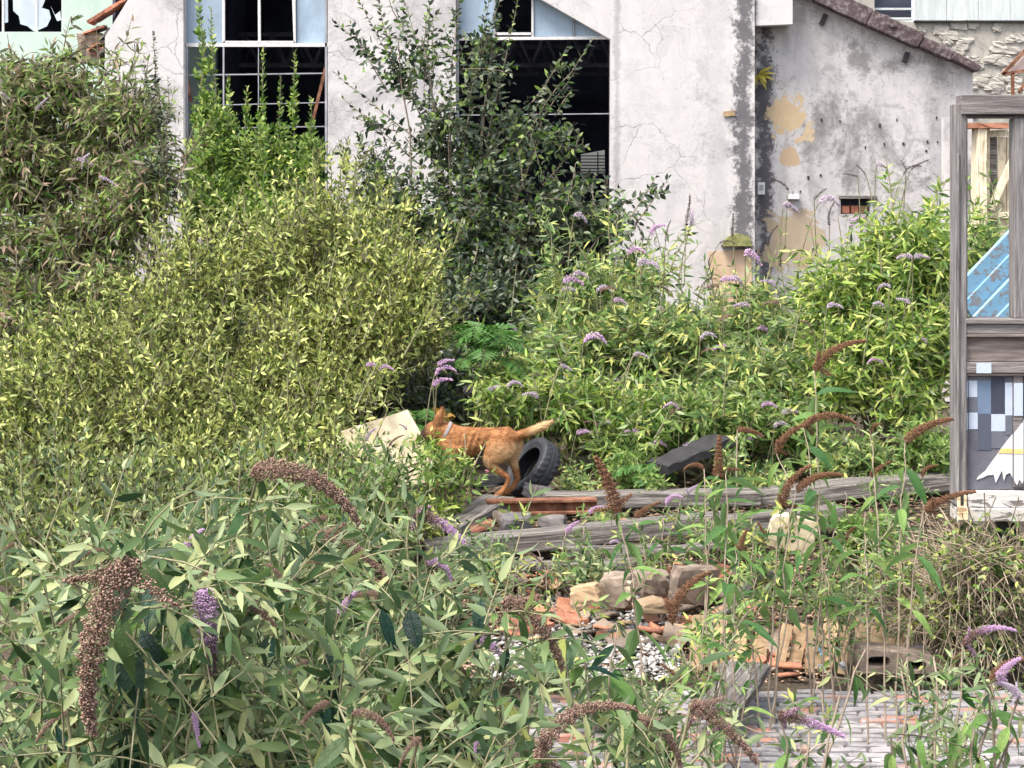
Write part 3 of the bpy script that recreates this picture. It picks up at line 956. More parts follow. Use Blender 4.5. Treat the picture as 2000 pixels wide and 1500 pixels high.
def twigs_to_leaves(P0, D, TL, n_leaf, ll, lw, spread=55, droopw=0.25, upn=0.8, opposite=True, sag=0.25):
    """along each twig put leaves; returns leaf arrays and twig paths"""
    n = len(P0)
    D = unit(D)
    ts = (np.arange(n_leaf) + 0.5) / n_leaf
    if opposite:
        ts = (np.floor(np.arange(n_leaf) / 2) + 0.5) / math.ceil(n_leaf / 2)
    t = ts[None, :, None]
    sagv = np.zeros((n, 1, 3))
    sagv[:, 0, 2] = -sag
    pos = P0[:, None] + D[:, None] * TL[:, None, None] * t + sagv * TL[:, None, None] * t * t
    tan = unit(D[:, None] + 2 * sagv * t)
    ref = unit(rng.normal(size=(n, 1, 3)))
    U = unit(np.cross(tan, ref))
    V = np.cross(tan, U)
    ph = rng.uniform(0, 6.28, (n, 1))
    if opposite:
        az = ph + np.floor(np.arange(n_leaf) / 2)[None] * 1.57 + (np.arange(n_leaf) % 2)[None] * math.pi
    else:
        az = ph + np.arange(n_leaf)[None] * 2.4
    az = az + rng.normal(0, .25, az.shape)
    sp = np.radians(spread * (1.15 - .55 * ts))[None, :, None] * rng.uniform(.75, 1.25, (n, n_leaf, 1))
    A = tan * np.cos(sp) + (U * np.cos(az)[..., None] + V * np.sin(az)[..., None]) * np.sin(sp)
    A[..., 2] -= droopw * rng.uniform(.3, 1.6, (n, n_leaf))
    A = unit(A).reshape(-1, 3)
    N = rng.normal(size=(n * n_leaf, 3)) * (1 - upn) * 1.2
    N[:, 2] += upn
    N += -0.25 * np.array([0, 1.0, 0])
    size = (rng.uniform(.65, 1.2, (n, n_leaf)) * (1.08 - .4 * ts[None] ** 3)).reshape(-1)
    tt = np.linspace(0, 1, 4)[None, :, None]
    paths = P0[:, None] + D[:, None] * TL[:, None, None] * tt + sagv * TL[:, None, None] * tt * tt
    return pos.reshape(-1, 3), A, N, ll * size, lw * size, paths


def sample_blobs(blobs, dens):
    """blobs: (px,py,Y,rx px,ry px,depth m,weight) -> twig roots and outward directions"""
    P, O, C = [], [], []
    lumps = []
    for (px, py, Y, rx, ry, dz, wgt) in blobs:
        m = 7 if rx * ry > 3000 else 1
        if m > 1:
            lumps.append((px, py, Y, rx * .8, ry * .8, dz * .8, wgt * .8))
        for _ in range(m):
            d = unit(rng.normal(size=3)) * (rng.uniform(.25, 1) ** .5 * .72 if m > 1 else 0)
            f = rng.uniform(.38, .62) if m > 1 else 1
            lumps.append((px + d[0] * rx, py - d[2] * ry, Y + d[1] * dz, rx * f, ry * f, dz * f, wgt * (rng.uniform(.5, 1.0) / 7 / .26 if m > 1 else 1)))
    for (px, py, Y, rx, ry, dz, wgt) in lumps:
        n = max(3, int(dens(Y) * rx * ry * wgt))
        d = unit(rng.normal(size=(n, 3)))
        r = rng.uniform(.12, 1, n) ** .5
        c = np.array(W(px, py, Y))
        rad = np.array([rx / FPX * Y, dz, ry / FPX * Y])
        P.append(c + d * rad * r[:, None])
        O.append(d)
        C.append(np.broadcast_to(c, (n, 3)))
    return np.concatenate(P), np.concatenate(O), np.concatenate(C)


def shrub(name, label, category, blobs, base, leaf='leaf_green', ll=.09, lw=.016, cov=4.0, tl=.35, nl=10, up=.5, out=.7, spread=55,
          droop=.25, upn=.7, opp=True, sag=.15, group=None, bark='bark', shoots=(), n_stem=7, fold=.25, stemr=.02, twigr=.004, twig_frac=.5, foliage2=None, wild=0):
    """a shrub or small tree: stems, twigs and a mass of single leaves"""
    bx = W(base[0], HZ, base[1])
    root = thing(name, label, category, (bx.x, bx.y, gz(bx.x, bx.y)), group)

    def dens(Y):
        leafpx = ll * lw * 2 * .6 * .55 * (FPX / Y) ** 2
        return cov * math.pi / leafpx / nl
    P0, O, C = sample_blobs(blobs, dens)
    D = O * out + rng.normal(size=O.shape) * .35
    D[:, 2] += up
    TL = tl * rng.uniform(.5, 1.35, len(P0))
    P0 = P0 - unit(D) * TL[:, None] * .6
    lp = twigs_to_leaves(P0, D, TL, nl, ll, lw, spread, droop, upn, opp, sag)
    paths = list(lp[5])
    parts = [lp[:5]]
    stems, srad = [], []
    b0 = np.array(root.location)
    shoots = list(shoots)
    for _ in range(wild):                   # stray shoots standing out of the crown
        bl = blobs[rng.integers(len(blobs))]
        u = rng.uniform(-1, 1)
        fy = math.sqrt(max(0, 1 - u * u))
        x0, y0 = bl[0] + u * bl[3] * .95, bl[1] - bl[4] * fy * rng.uniform(.3, 1.0)
        ln = rng.uniform(30, 130)
        shoots.append((x0, y0 + 15, x0 + u * ln * .5 + rng.normal(0, ln * .2), y0 - ln * rng.uniform(.5, 1), bl[2] - bl[5] * rng.uniform(-.6, .9), rng.uniform(.5, 1)))
    for sh in shoots:                       # explicit upright shoots: (px0,py0,px1,py1,Y)
        p, q = np.array(W(sh[0], sh[1], sh[4])), np.array(W(sh[2], sh[3], sh[4]))
        n = max(2, int(np.linalg.norm(q - p) / .22))
        pts = np.stack([p + (q - p) * i / n + rng.normal(0, .012, 3) for i in range(n + 1)])
        stems.append(pts)
        srad.append(np.linspace(.009, .003, n + 1))
        seg = q - p
        dn = sh[5] if len(sh) > 5 else 1.0
        m = max(4, int(np.linalg.norm(seg) / ll * 4 * dn))
        for part_len, dirv in ((np.linalg.norm(seg), seg),):
            lq = twigs_to_leaves(p[None], dirv[None], np.array([part_len]), m, ll, lw, spread + 8, droop * .5, upn, opp, 0.0)
            parts.append(lq[:5])
        # side sprigs on the lower half
        ks = int(5 * dn * np.linalg.norm(seg))
        if ks:
            u = rng.uniform(0, .65, ks)
            sp0 = p + seg * u[:, None]
            sd = rng.normal(size=(ks, 3)) * .5 + unit(seg) * .8
            lq = twigs_to_leaves(sp0, sd, tl * (1 - u) * .9, nl, ll, lw, spread, droop, upn, opp, sag)
            parts.append(lq[:5])
            paths += list(lq[5])
    # woody stems from the base to the heart of every clump
    for (px, py, Y, rx, ry, dz, wgt) in blobs:
        for j in range(max(1, int(n_stem / len(blobs)) + 1)):
            tip = np.array(W(px + rng.normal(0, rx * .4), py + rng.normal(0, ry * .3) - ry * .2, Y)) + np.array([0, rng.normal(0, dz * .3), 0])
            st = b0 + np.array([rng.normal(0, .12), rng.normal(0, .1), -.05])
            ctrl = st * .45 + tip * .55 + np.array([0, 0, .25 * abs(tip[2] - st[2])]) * rng.uniform(-.1, .5)
            pts = bez(st, ctrl, tip, 9) + rng.normal(0, .012, (9, 3))
            stems.append(pts)
            srad.append(np.linspace(stemr, stemr * .25, 9) * rng.uniform(.7, 1.2))
    V, T = tube_arrays(stems, srad, 5)
    put('stems', tri_mesh('stems', V, T, True), M[bark], root, kind='stuff')
    keep = [p for p in paths if rng.random() < twig_frac]
    if keep:
        V, T = tube_arrays(keep, [np.linspace(twigr, twigr * .4, len(p)) for p in keep], 3)
        put('twigs', tri_mesh('twigs', V, T, True), M[bark], root, kind='stuff')
    cat = [np.concatenate([p[i] for p in parts]) for i in range(5)]
    if foliage2:
        sel = rng.random(len(cat[0])) < foliage2[1]
        put('foliage', leaves_mesh('foliage', *[c[sel] for c in cat], .18, fold), M[foliage2[0]], root, kind='stuff')
        cat = [c[~sel] for c in cat]
    put('foliage', leaves_mesh('foliage', *cat, .18, fold), M[leaf], root, kind='stuff')
    return root


# flower spikes: thousands of tiny florets round a slightly bent axis, shared by all spikes of a kind
def spike_mesh(nbits, bend, rad, seed, taper=.75, side=False):
    r = np.random.default_rng(seed)
    t = np.sort(r.random(nbits) ** 1.1)
    a = r.uniform(0, 6.28, nbits)
    rr = rad * (1 - taper * t) * np.where(t < .08, t / .08 * .6 + .4, 1) * (.35 + r.random(nbits) ** .7 * .85) * (1 + .2 * np.sin(t * 70))
    c = np.stack([bend * 4 * t * (1 - t) + rr * np.cos(a), rr * np.sin(a), t], 1)
    if side:                                  # two short side branches near the foot
        k_ = r.random(nbits)
        for lo, az in ((.82, .4), (.91, 3.6)):
            m = (k_ > lo) & (k_ < lo + .09)
            u = r.random(m.sum())
            s3 = np.stack([math.cos(az) * u * .28, math.sin(az) * u * .28, .08 + u * .12], 1)
            c[m] = s3 + r.normal(0, rad * .35, (m.sum(), 3)) * (1 - .6 * u[:, None])
    s = rad * r.uniform(.6, 1.25, nbits)[:, None] * (.075 if nbits > 1000 else .2)
    base = np.array([(1, 1, 1), (1, -1, -1), (-1, 1, -1), (-1, -1, 1)], float) * .8
    q = unit(r.normal(size=(nbits, 4)))
    w_, x, y, z = q.T
    Rm = np.stack([1 - 2 * (y * y + z * z), 2 * (x * y - z * w_), 2 * (x * z + y * w_), 2 * (x * y + z * w_), 1 - 2 * (x * x + z * z), 2 * (y * z - x * w_),
                   2 * (x * z - y * w_), 2 * (y * z + x * w_), 1 - 2 * (x * x + y * y)], 1).reshape(-1, 3, 3)
    V = c[:, None] + np.einsum('nij,kj->nki', Rm, base) * s[:, None]
    T = np.array([(0, 1, 2), (0, 3, 1), (0, 2, 3), (1, 3, 2)])
    TT = (T[None] + (np.arange(nbits) * 4)[:, None, None]).reshape(-1, 3)
    nb = nbits * 4
    ax = np.linspace(0, 1, 8)
    AV, AT = tube_arrays([np.stack([bend * 4 * ax * (1 - ax), ax * 0, ax], 1)], [rad * .16 * (1.1 - ax)], 4)
    me = tri_mesh('flower_spike', np.concatenate([V.reshape(-1, 3), AV]), np.concatenate([TT, AT + nb]))
    at = me.attributes.new('t', 'FLOAT', 'POINT')
    at.data.foreach_set('value', np.concatenate([np.repeat(t, 4), np.repeat(ax, 4)]).astype(np.float32))
    return me


SPK = {}


def spike(parent, kind, p, q, near=False, fat=1.0, bend=None):
    """a flower spike from foot p to tip q"""
    p, q = Vector(p), Vector(q)
    b = random.choice((.04, .09, .16)) if bend is None else bend
    b = min((.0, .04, .09, .16, .24), key=lambda x: abs(x - b))
    v = random.randrange(2)
    key = (kind, b, near, v)
    if key not in SPK:
        rad = .105 if kind == 'rust' else .084 if kind in ('brown', 'half', 'half_top') else .095
        if kind == 'dark':
            rad = .06
        me = spike_mesh(3800 if near else 260, b, rad, 31 + len(SPK), .72 if near else .75, side=near and v == 1)
        me.materials.append(M['spike_' + kind])
        SPK[key] = me
    d = q - p
    L = d.length
    z = d / L
    x = Vector((0, 0, 1)) - z * z.z
    if x.length < .2:
        x = Vector((0, -1, 0)) - z * -z.y
    x.normalize()
    y = z.cross(x)
    mt = Matrix((x, y, z)).transposed().to_4x4()
    o = put('flower_spike', SPK[key], None, parent)
    o.matrix_local = Matrix.Translation(p - world_of(parent)) @ mt @ Matrix.Rotation(random.uniform(-.4, .4), 4, 'Z') @ Matrix.Diagonal((L * fat, L * fat, L, 1))
    return o


def spx(parent, kind, Y, a, b, near=False, fat=1.0, bend=None, dy=0.0):
    foot = np.array(W(a[0], a[1], Y))
    low = foot + np.array([random.uniform(-.12, .12) - (b[0] - a[0]) * .002, random.uniform(.0, .2), -random.uniform(.45, .7)])
    V, T = tube_arrays([bez(low, low * .4 + foot * .6 + np.array([0, 0, .12]), foot, 6)], [np.linspace(.006, .004, 6)], 4)
    put('stalk', tri_mesh('stalk', V, T, True), M['bark_green'], parent)
    return spike(parent, kind, W(a[0], a[1], Y), W(b[0], b[1], Y + dy), near, fat, bend)


# broad single leaves for the near plants (each leaf an object sharing one of these meshes)
def broad_leaf(seed, wid=.125, droop=.28, wave=.012, fold=.35):
    r = random.Random(seed)
    ts = [0, .06, .16, .28, .42, .58, .74, .88, 1.0]
    ws = [.08, .3, .72, .97, 1.0, .86, .6, .3, .02]
    V, F = [], []
    tw = r.uniform(-.25, .25)
    for i, (t, w_) in enumerate(zip(ts, ws)):
        cz = -droop * t * t
        for s_ in (-1, -.5, 0, .5, 1):
            y = s_ * w_ * wid * (1 + r.uniform(-.05, .05) * abs(s_))
            z = cz + abs(s_) ** 1.3 * fold * w_ * wid * .8 + r.uniform(-wave, wave) * abs(s_) + tw * t * y
            V.append((t + r.uniform(-.012, .012) * abs(s_), y, z))
    for i in range(len(ts) - 1):
        for j in range(4):
            a = i * 5 + j
            F.append((a, a + 5, a + 6, a + 1))
    me = bpy.data.meshes.new('leaf')
    me.from_pydata(V, [], F)
    for p in me.polygons:
        p.use_smooth = True
    return me


LEAF = {}
for mk, wid in (('leaf_near', .15), ('leaf_weed', .15), ('leaf_teal', .19)):
    LEAF[mk] = []
    for i in range(7):
        me = broad_leaf(i * 3 + 1, wid * random.uniform(.85, 1.15), random.choice((.15, .3, .45, .6)), fold=random.uniform(.15, .6))
        me.materials.append(M[mk])
        LEAF[mk].append(me)


def add_leaf(parent, pl, mk, p, a, n, L):
    a = Vector(a).normalized()
    n = Vector(n)
    n = (n - a * n.dot(a)).normalized()
    y = n.cross(a)
    o = bpy.data.objects.new('leaf', random.choice(LEAF[mk]))
    COL.objects.link(o)
    o.parent = parent
    wf = random.uniform(.8, 1.2)
    o.matrix_local = Matrix.Translation(Vector(p) - pl) @ Matrix((a, y, n)).transposed().to_4x4() @ Matrix.Diagonal((L, L * wf, L, 1))
    return o


def near_plant(name, label, base, tips, leafsize=.15, mk='leaf_near', small='leaf_near_small', fill=500, group=None, node=.075, first=.35, bark='bark_green',
               fill_len=.065, cap=290, category='shrub', fill_r=.22, stemr=.0065, droopw=.8):
    """a plant with single big leaves. base (px, Y); tips: (px, py, Y, spike kind or None, (dx px, dy px) of the spike, fat)"""
    bx = W(base[0], HZ, base[1])
    g = gz(bx.x, bx.y)
    root = thing(name, label, category, (bx.x, bx.y, g), group)
    pl = Vector(root.location)
    stems, rad, cnt = [], [], 0
    jobs, fp, fd = [], [], []
    for ti, tp in enumerate(tips):
        px, py, Y = tp[:3]
        if len(tp) > 3 and tp[3] and Y < 6:
            Y -= .3
        tip = np.array(W(px, py, Y))
        st = np.array(bx) * 1.0
        st[2] = g
        st += np.array([rng.normal(0, .06), rng.normal(0, .06), -.04])
        h = tip[2] - g
        ctrl = np.array([st[0] * .55 + tip[0] * .45, st[1] * .55 + tip[1] * .45, g + h * rng.uniform(.75, 1.05)])
        n = 14
        pts = bez(st, ctrl, tip, n) + np.concatenate([rng.normal(0, .006, (n - 1, 3)), np.zeros((1, 3))])
        stems.append(pts)
        rad.append(np.linspace(stemr, .003, n))
        seg = np.linalg.norm(np.diff(pts, axis=0), axis=1)
        s = np.concatenate([[0], np.cumsum(seg)])
        tot = s[-1]
        nd = np.arange(max(first * tot, tot - 1.5), tot - .01, node)
        ph = rng.uniform(0, 3.14)
        for k_, q in enumerate(nd):
            u = q / tot
            p = np.array([np.interp(q, s, pts[:, i]) for i in range(3)])
            d = np.array([np.interp(min(q + .03, tot), s, pts[:, i]) - np.interp(max(q - .03, 0), s, pts[:, i]) for i in range(3)])
            d = d / (np.linalg.norm(d) + 1e-9)
            a1 = unit(np.cross(d, np.array([.2, .9, .4])))
            a2 = np.cross(d, a1)
            near_tip = (tot - q)
            L = leafsize * rng.uniform(.45, 1.45) * min(1.0, .45 + near_tip * 2.2)
            for sgn in (0, math.pi):
                az = ph + k_ * 1.57 + sgn + rng.normal(0, .25)
                lat = a1 * math.cos(az) + a2 * math.sin(az)
                sp = R(rng.uniform(42, 78))
                A = d * math.cos(sp) + lat * math.sin(sp)
                A[2] -= droopw * rng.uniform(.1, 1.9)
                N = np.array([rng.normal(0, .3), rng.normal(0, .3) - .25, .9])
                jobs.append((p, A, N, L))
            fp.append(p)
            fd.append(d)
        if len(tp) > 3 and tp[3]:
            kind = tp[3]
            dx, dy = tp[4]
            spike(root, kind, tip, W(px + dx, py + dy, Y + (tp[6] if len(tp) > 6 else 0)), True, tp[5] if len(tp) > 5 else 1.0, bend=tp[7] if len(tp) > 7 else None)
    V, T = tube_arrays(stems, rad, 6)
    put('stems', tri_mesh('stems', V, T, True), M[bark], root, kind='stuff')
    if len(jobs) > cap:
        idx = sorted(range(len(jobs)), key=lambda i: -jobs[i][0][2] + .25 * random.random())[:cap]
        jobs = [jobs[i] for i in idx]
    for j in jobs:
        add_leaf(root, pl, mk, *j)
    if fill and fp:                         # small side shoots, too many to count
        fp, fd = np.array(fp), np.array(fd)
        i = rng.integers(0, len(fp), fill)
        D = rng.normal(size=(fill, 3)) * .8 + fd[i] * .6
        D[:, 2] += .25
        lq = twigs_to_leaves(fp[i] + rng.normal(0, .02, (fill, 3)), D, rng.uniform(.4, 1.2, fill) * fill_r, 8, fill_len, fill_len * .12, 50, .25, .45)
        put('side_leaves', leaves_mesh('side_leaves', *lq[:5], .2, .3), M[small], root, kind='stuff')
        pth = list(lq[5])
        V, T = tube_arrays(pth, [np.linspace(.0025, .001, 4)] * len(pth), 3)
        put('side_twigs', tri_mesh('side_twigs', V, T, True), M[bark], root, kind='stuff')
    return root


# ------------------------------------------------------------------ loose timber, tyre, rubble
def beam_thing(name, label, cat, p, q, w, h, mat, bevel=.008, jit=.012, n=1, group=None):
    """a squared timber lying between p and q, with uneven arrises"""
    p, q = Vector(p), Vector(q)
    d = (q - p).normalized()
    sd = d.cross(Vector((0, 0, 1))).normalized()
    u = sd.cross(d)
    L = (q - p).length
    me = rough_box(1, 1, 1, 9, 0, 1)
    r = random.Random(hash(name) % 99 + int(L * 100))
    off = {}
    for v in me.vertices:
        x, y, z = v.co.x * L, v.co.y * w, (v.co.z - .5) * h
        key = round(v.co.x, 3)
        o = off.setdefault(key, (r.uniform(-jit, jit), r.uniform(-jit, jit)))
        edge = abs(v.co.y) > .49 and abs(v.co.z - .5) > .49
        sh = 1 - (.1 * r.random() if edge else 0)
        v.co = (x, y * sh + o[0] * .5, z * sh + o[1] * .5)
    o = put(name, me, M[mat])
    o.matrix_local = Matrix.Translation((p + q) / 2) @ Matrix((d, -sd, u)).transposed().to_4x4()
    return tag(o, label, cat, group)


beam_thing('timber_beam', 'long grey squared timber lying behind the rusty steel rail', 'beam', W(1062, 978, 14.7), W(1480, 970, 14.85), .24, .12, 'timber')
beam_thing('timber_beam', 'long pale weathered timber, nearest beam, lying above the tile rubble', 'beam', W(830, 1074, 13.3), W(1420, 1018, 13.75), .22, .14, 'timber')
beam_thing('timber_beam', 'split end of the nearest beam lying loose under the weed stems', 'beam', W(1400, 1026, 13.6), W(1640, 1000, 13.95), .2, .11, 'timber')
beam_thing('timber_beam', 'short thin pale batten just below the nearest long beam', 'batten', W(1105, 1078, 12.95), W(1290, 1074, 13.0), .12, .07, 'timber')
beam_thing('timber_beam', 'grey timber continuing to the right behind the weed stems', 'beam', W(1470, 974, 15.0), W(1870, 934, 15.3), .3, .14, 'timber')
beam_thing('timber_plank', 'grey plank stump pointing at the dog from the lower left', 'plank', W(868, 1032, 13.9), W(975, 975, 14.6), .3, .07, 'timber')
beam_thing('timber_beam', 'black tarred timber poking out of the green weeds', 'beam', W(1284, 914, 15.15), W(1412, 860, 15.55), .3, .085, 'timber_dark', jit=.03)
beam_thing('timber_plank', 'dark grey board slanting across the white brick floor edge', 'plank', W(1395, 1390, 9.5), W(1462, 1300, 10.2), .28, .05, 'timber')
beam_thing('timber_beam', 'broken grey lath among the bricks under the weeds', 'batten', W(1340, 1248, 11.2), W(1440, 1180, 11.5), .05, .04, 'timber')
for i, (a, b, ya, yb) in enumerate([((1000, 1108), (1240, 1098), 12.6, 12.6), ((1180, 1085), (1420, 1062), 12.9, 13.0), ((860, 1100), (1060, 1096), 12.9, 12.8)]):
    beam_thing('timber_plank', ['thin grey lath half buried below the batten', 'split grey lath lying under the right end of the nearest beam',
                                'short grey board under the left end of the nearest beam'][i], 'plank', W(*a, ya), W(*b, yb), .14, .04, 'timber')
t = thing('steel_rail', 'rusty steel rail lying below the grey timber at the dog\'s feet', 'rail', W(950, 1002, 14.3))
a, b = W(950, 990, 14.4), W(1165, 986, 14.5)
for nm, dz, ww, hh in (('flange', .045, .12, .025), ('web', 0, .03, .08), ('flange', -.05, .14, .025)):
    put(nm, MB().beam(a + Vector((0, 0, dz)), b + Vector((0, 0, dz)), ww, hh).mesh(bevel=.004), M['rust'], t)

# stones and blocks under the beams
for (px, py, Y, w, d, h, mat, lab) in [
    (1046, 976, 14.95, .22, .2, .13, 'stone', 'dark stone wedged between the tyre and the timber'),
    (1008, 1040, 13.75, .24, .2, .14, 'stone', 'grey stone block propping the nearest beam from behind'),
    (1080, 1034, 13.9, .22, .2, .11, 'stone', 'second stone under the rusty rail, beside a broken tile'),
    (962, 950, 15.3, .34, .2, .1, 'timber_dark', 'dark lump of rubber and stone behind the dog\'s hind legs'),
    (1350, 1178, 11.9, .34, .1, .26, 'concrete', 'brown upright concrete slab standing in the tile rubble'),
    (1265, 1165, 12.0, .24, .2, .18, 'concrete', 'brown block left of the upright concrete slab'),
    (1210, 1180, 11.8, .22, .2, .2, 'concrete', 'small brown block in the tile rubble'),
    (1150, 1180, 11.6, .2, .18, .13, 'tan_clay', 'tan half brick lying on orange tiles'),
    (1540, 1075, 12.6, .34, .06, .26, 'cream_board', 'cream board fragment tilted behind the weed leaves'),
    (1490, 1170, 11.9, .3, .1, .2, 'stone', 'dark slate piece behind the weed stems'),
    (1215, 1168, 11.75, .16, .1, .13, 'cream_board', 'broken cream tile standing on edge among the rubble'),
    (1270, 1195, 11.4, .2, .16, .08, 'tan_clay', 'ochre clay fragment below the brown block'),
]:
    o = put('concrete_slab' if 'slab' in lab else 'stone_block' if 'stone' in lab else 'board_fragment' if 'board' in lab else 'rubble_block',
            rough_box(w, d, h, 3, .006, int(px), .16), M[mat])
    o.location = W(px, py, Y)
    o.rotation_euler = (random.uniform(-.2, .15), random.uniform(-.25, .25), random.uniform(-.5, .5))
    tag(o, lab, 'stone' if 'stone' in lab else 'block' if 'block' in lab else 'slab' if 'slab' in lab else 'fragment')

# clay tile shards: nothing tells them apart
r = random.Random(21)
SHARDS = []
for i in range(6):
    n = r.choice((4, 5, 5))
    pts = [((.55 + .45 * r.random()) * math.cos(6.28 * j / n + r.uniform(-.3, .3)), (.55 + .45 * r.random()) * math.sin(6.28 * j / n)) for j in range(n)]
    me = prism(pts, [], -.09, .09)
    for v in me.vertices:
        v.co = (v.co.x, v.co.z, v.co.y + .12 * v.co.x ** 2)
    SHARDS.append(me)
SH = {}
for mat in ('terracotta', 'tan_clay', 'concrete'):
    SH[mat] = []
    for me in SHARDS:
        m2 = me.copy()
        m2.materials.append(M[mat])
        SH[mat].append(m2)
LABS = {'terracotta': ('orange clay tile shard in the rubble heap', 'broken orange tiles in the rubble'),
        'tan_clay': ('tan clay shard in the rubble heap', 'broken tan clay in the rubble'),
        'concrete': ('brown mortar lump in the rubble heap', 'mortar lumps in the rubble')}
for i in range(150):
    mat = r.choice(('terracotta', 'terracotta', 'terracotta', 'tan_clay', 'concrete'))
    px, py = r.uniform(960, 1470), r.uniform(1085, 1260)
    if r.random() < .25:
        px, py = r.uniform(1380, 1600), r.uniform(1230, 1320)
    # on the ground below that pixel
    Y = 12.0
    for _ in range(8):
        Y = (CZ - gz(0, Y) - .04) * FPX / (py - HZ)
    p = W(px, py, Y)
    o = put('clay_shard' if mat != 'concrete' else 'mortar_lump', r.choice(SH[mat]))
    s = r.uniform(.07, .17)
    o.matrix_local = Matrix.Translation((p.x, p.y, gz(p.x, p.y) + r.uniform(.01, .08))) @ Matrix.Rotation(r.uniform(0, 6.28), 4, 'Z') @ Matrix.Rotation(r.uniform(-.7, .5), 4, 'X') @ \
        Matrix.Rotation(r.uniform(-.4, .4), 4, 'Y') @ Matrix.Diagonal((s, s, s * r.uniform(.8, 1.3), 1))
    tag(o, LABS[mat][0], 'shard' if mat != 'concrete' else 'lump', LABS[mat][1])

# loose bricks
for i in range(26):
    px, py = r.choice(((r.uniform(980, 1480), r.uniform(1100, 1250)), (r.uniform(880, 1250), r.uniform(990, 1060))))
    Y = 12.0
    for _ in range(8):
        Y = (CZ - gz(0, Y) - .04) * FPX / (py - HZ)
    p = W(px, py, Y)
    o = put('loose_brick', rough_box(.215, .1, .065, 2, .004, i, .06), M['brick_red' if i % 3 else 'concrete'])
    o.location = (p.x, p.y, gz(p.x, p.y) + .02)
    o.rotation_euler = (r.uniform(-.4, .4), r.uniform(-.3, .3), r.uniform(0, 3.1))
    tag(o, 'loose weathered brick lying in the rubble' if i % 3 else 'loose brown brick lying in the rubble', 'brick', 'loose red bricks' if i % 3 else 'loose brown bricks')

# uncountable white plaster crumbs and grit
def crumbs(name, label, n, area, size, mat, lift=.0, flat=.5, dens=None):
    r2 = np.random.default_rng(len(name) + n)
    base = np.array([(1, 0, 0), (-.6, .8, 0), (-.5, -.7, .1), (0, 0, 1), (.2, .1, -.6)])
    T = np.array([(0, 1, 3), (1, 2, 3), (2, 0, 3), (1, 0, 4), (2, 1, 4), (0, 2, 4)])
    px = r2.uniform(area[0], area[2], n)
    py = r2.uniform(area[1], area[3], n)
    keep = np.ones(n, bool) if dens is None else r2.random(n) < dens(px, py)
    px, py = px[keep], py[keep]
    V = []
    for a, b in zip(px, py):
        Y = 12.0
        for _ in range(6):
            Y = (CZ - gz(0, Y) - .02) * FPX / (b - HZ)
        p = W(a, b, Y)
        s = size * r2.uniform(.4, 1.4) ** 1.6
        an = r2.uniform(0, 6.28)
        Rm = np.array([[math.cos(an), -math.sin(an), 0], [math.sin(an), math.cos(an), 0], [0, 0, 1]])
        q = base * r2.uniform(.6, 1.3, base.shape) * np.array([s, s, s * flat])
        V.append(q @ Rm.T + np.array([p.x, p.y, gz(p.x, p.y) + lift + r2.uniform(0, .03)]))
    n = len(V)
    TT = (T[None] + (np.arange(n) * 5)[:, None, None]).reshape(-1, 3)
    o = put(name, tri_mesh(name, np.concatenate(V), TT), mat, kind='stuff')
    o['label'] = label
    return o


M['crumb'] = spike_mat('mixed_rubble_crumbs', (0.08, 0.06, 0.045), (0.42, 0.28, 0.20))
M['crumb_white'] = spike_mat('white_plaster_crumbs', (0.12, 0.115, 0.11), (0.48, 0.46, 0.44))
M['chip'] = spike_mat('dark_litter', (0.03, 0.025, 0.02), (0.20, 0.14, 0.09))
tag(crumbs('rubble', 'brown and orange grit between the broken tiles', 9000, (900, 1050, 1620, 1330), .022, M['crumb'], 0, .35), 'brown and orange grit between the broken tiles', 'rubble')
tag(crumbs('plaster_debris', 'white plaster crumbs heaped below the tile rubble', 3600, (960, 1165, 1330, 1330), .028, M['crumb_white'], .02, .4), 'white plaster crumbs heaped below the tile rubble', 'debris')
tag(crumbs('leaf_litter', 'dark twigs and dry leaf litter round the beams', 12000, (600, 930, 1900, 1130), .03, M['chip'], 0, .2), 'dark twigs and dry leaf litter round the beams', 'litter')

# painted brick floor: every brick a piece of its own
fl = bpy.data.objects.new('brick_floor', MB().box((-.55, 8.0, -.46), (4.4, 10.44, -.395)).mesh())
fl.data.materials.append(M['soil'])
COL.objects.link(fl)
fl['kind'] = 'structure'
BR = []
for i in range(8):
    me = rough_box(.214, .066, .06, 2, .0028, 50 + i, .05)
    me.materials.append(M['painted_brick'])
    BR.append(me)
rows = [(8.03 + i * .0795) for i in range(30)]
cnt = 0
for i, y in enumerate(rows):
    w = .228
    for j in range(15):
        x = -.45 + (j + (.5 if i % 2 else 0)) * w + (y - 8) * .12
        if x > 1000 and False:
            continue
        pxx = 1000 + x / y * FPX
        if not (1120 - (i % 3) * 30 < pxx < 2060) or random.random() < .02:
            continue
        o = bpy.data.objects.new('brick', random.choice(BR))
        COL.objects.link(o)
        o.parent = fl
        o.location = (x + random.gauss(0, .004), y + random.gauss(0, .002), -.395 + abs(random.gauss(0, .006)))
        o.rotation_euler = (random.gauss(0, .03), random.gauss(0, .015), random.gauss(0, .012))
        cnt += 1

# hollow concrete block and the row of tan boards behind it
t = thing('hollow_block', 'grey hollow block with two oval holes lying on the brick floor edge', 'block', W(1745, 1316, 10.7))
Yb = 10.6


def oval(cx, cy, rx, ry, Y, n=14):
    return [(wx(cx + rx * math.copysign(abs(math.cos(a)) ** .6, math.cos(a)), Y), wz(cy + ry * math.copysign(abs(math.sin(a)) ** .6, math.sin(a)), Y)) for a in np.linspace(0, 2 * math.pi, n, endpoint=False)]


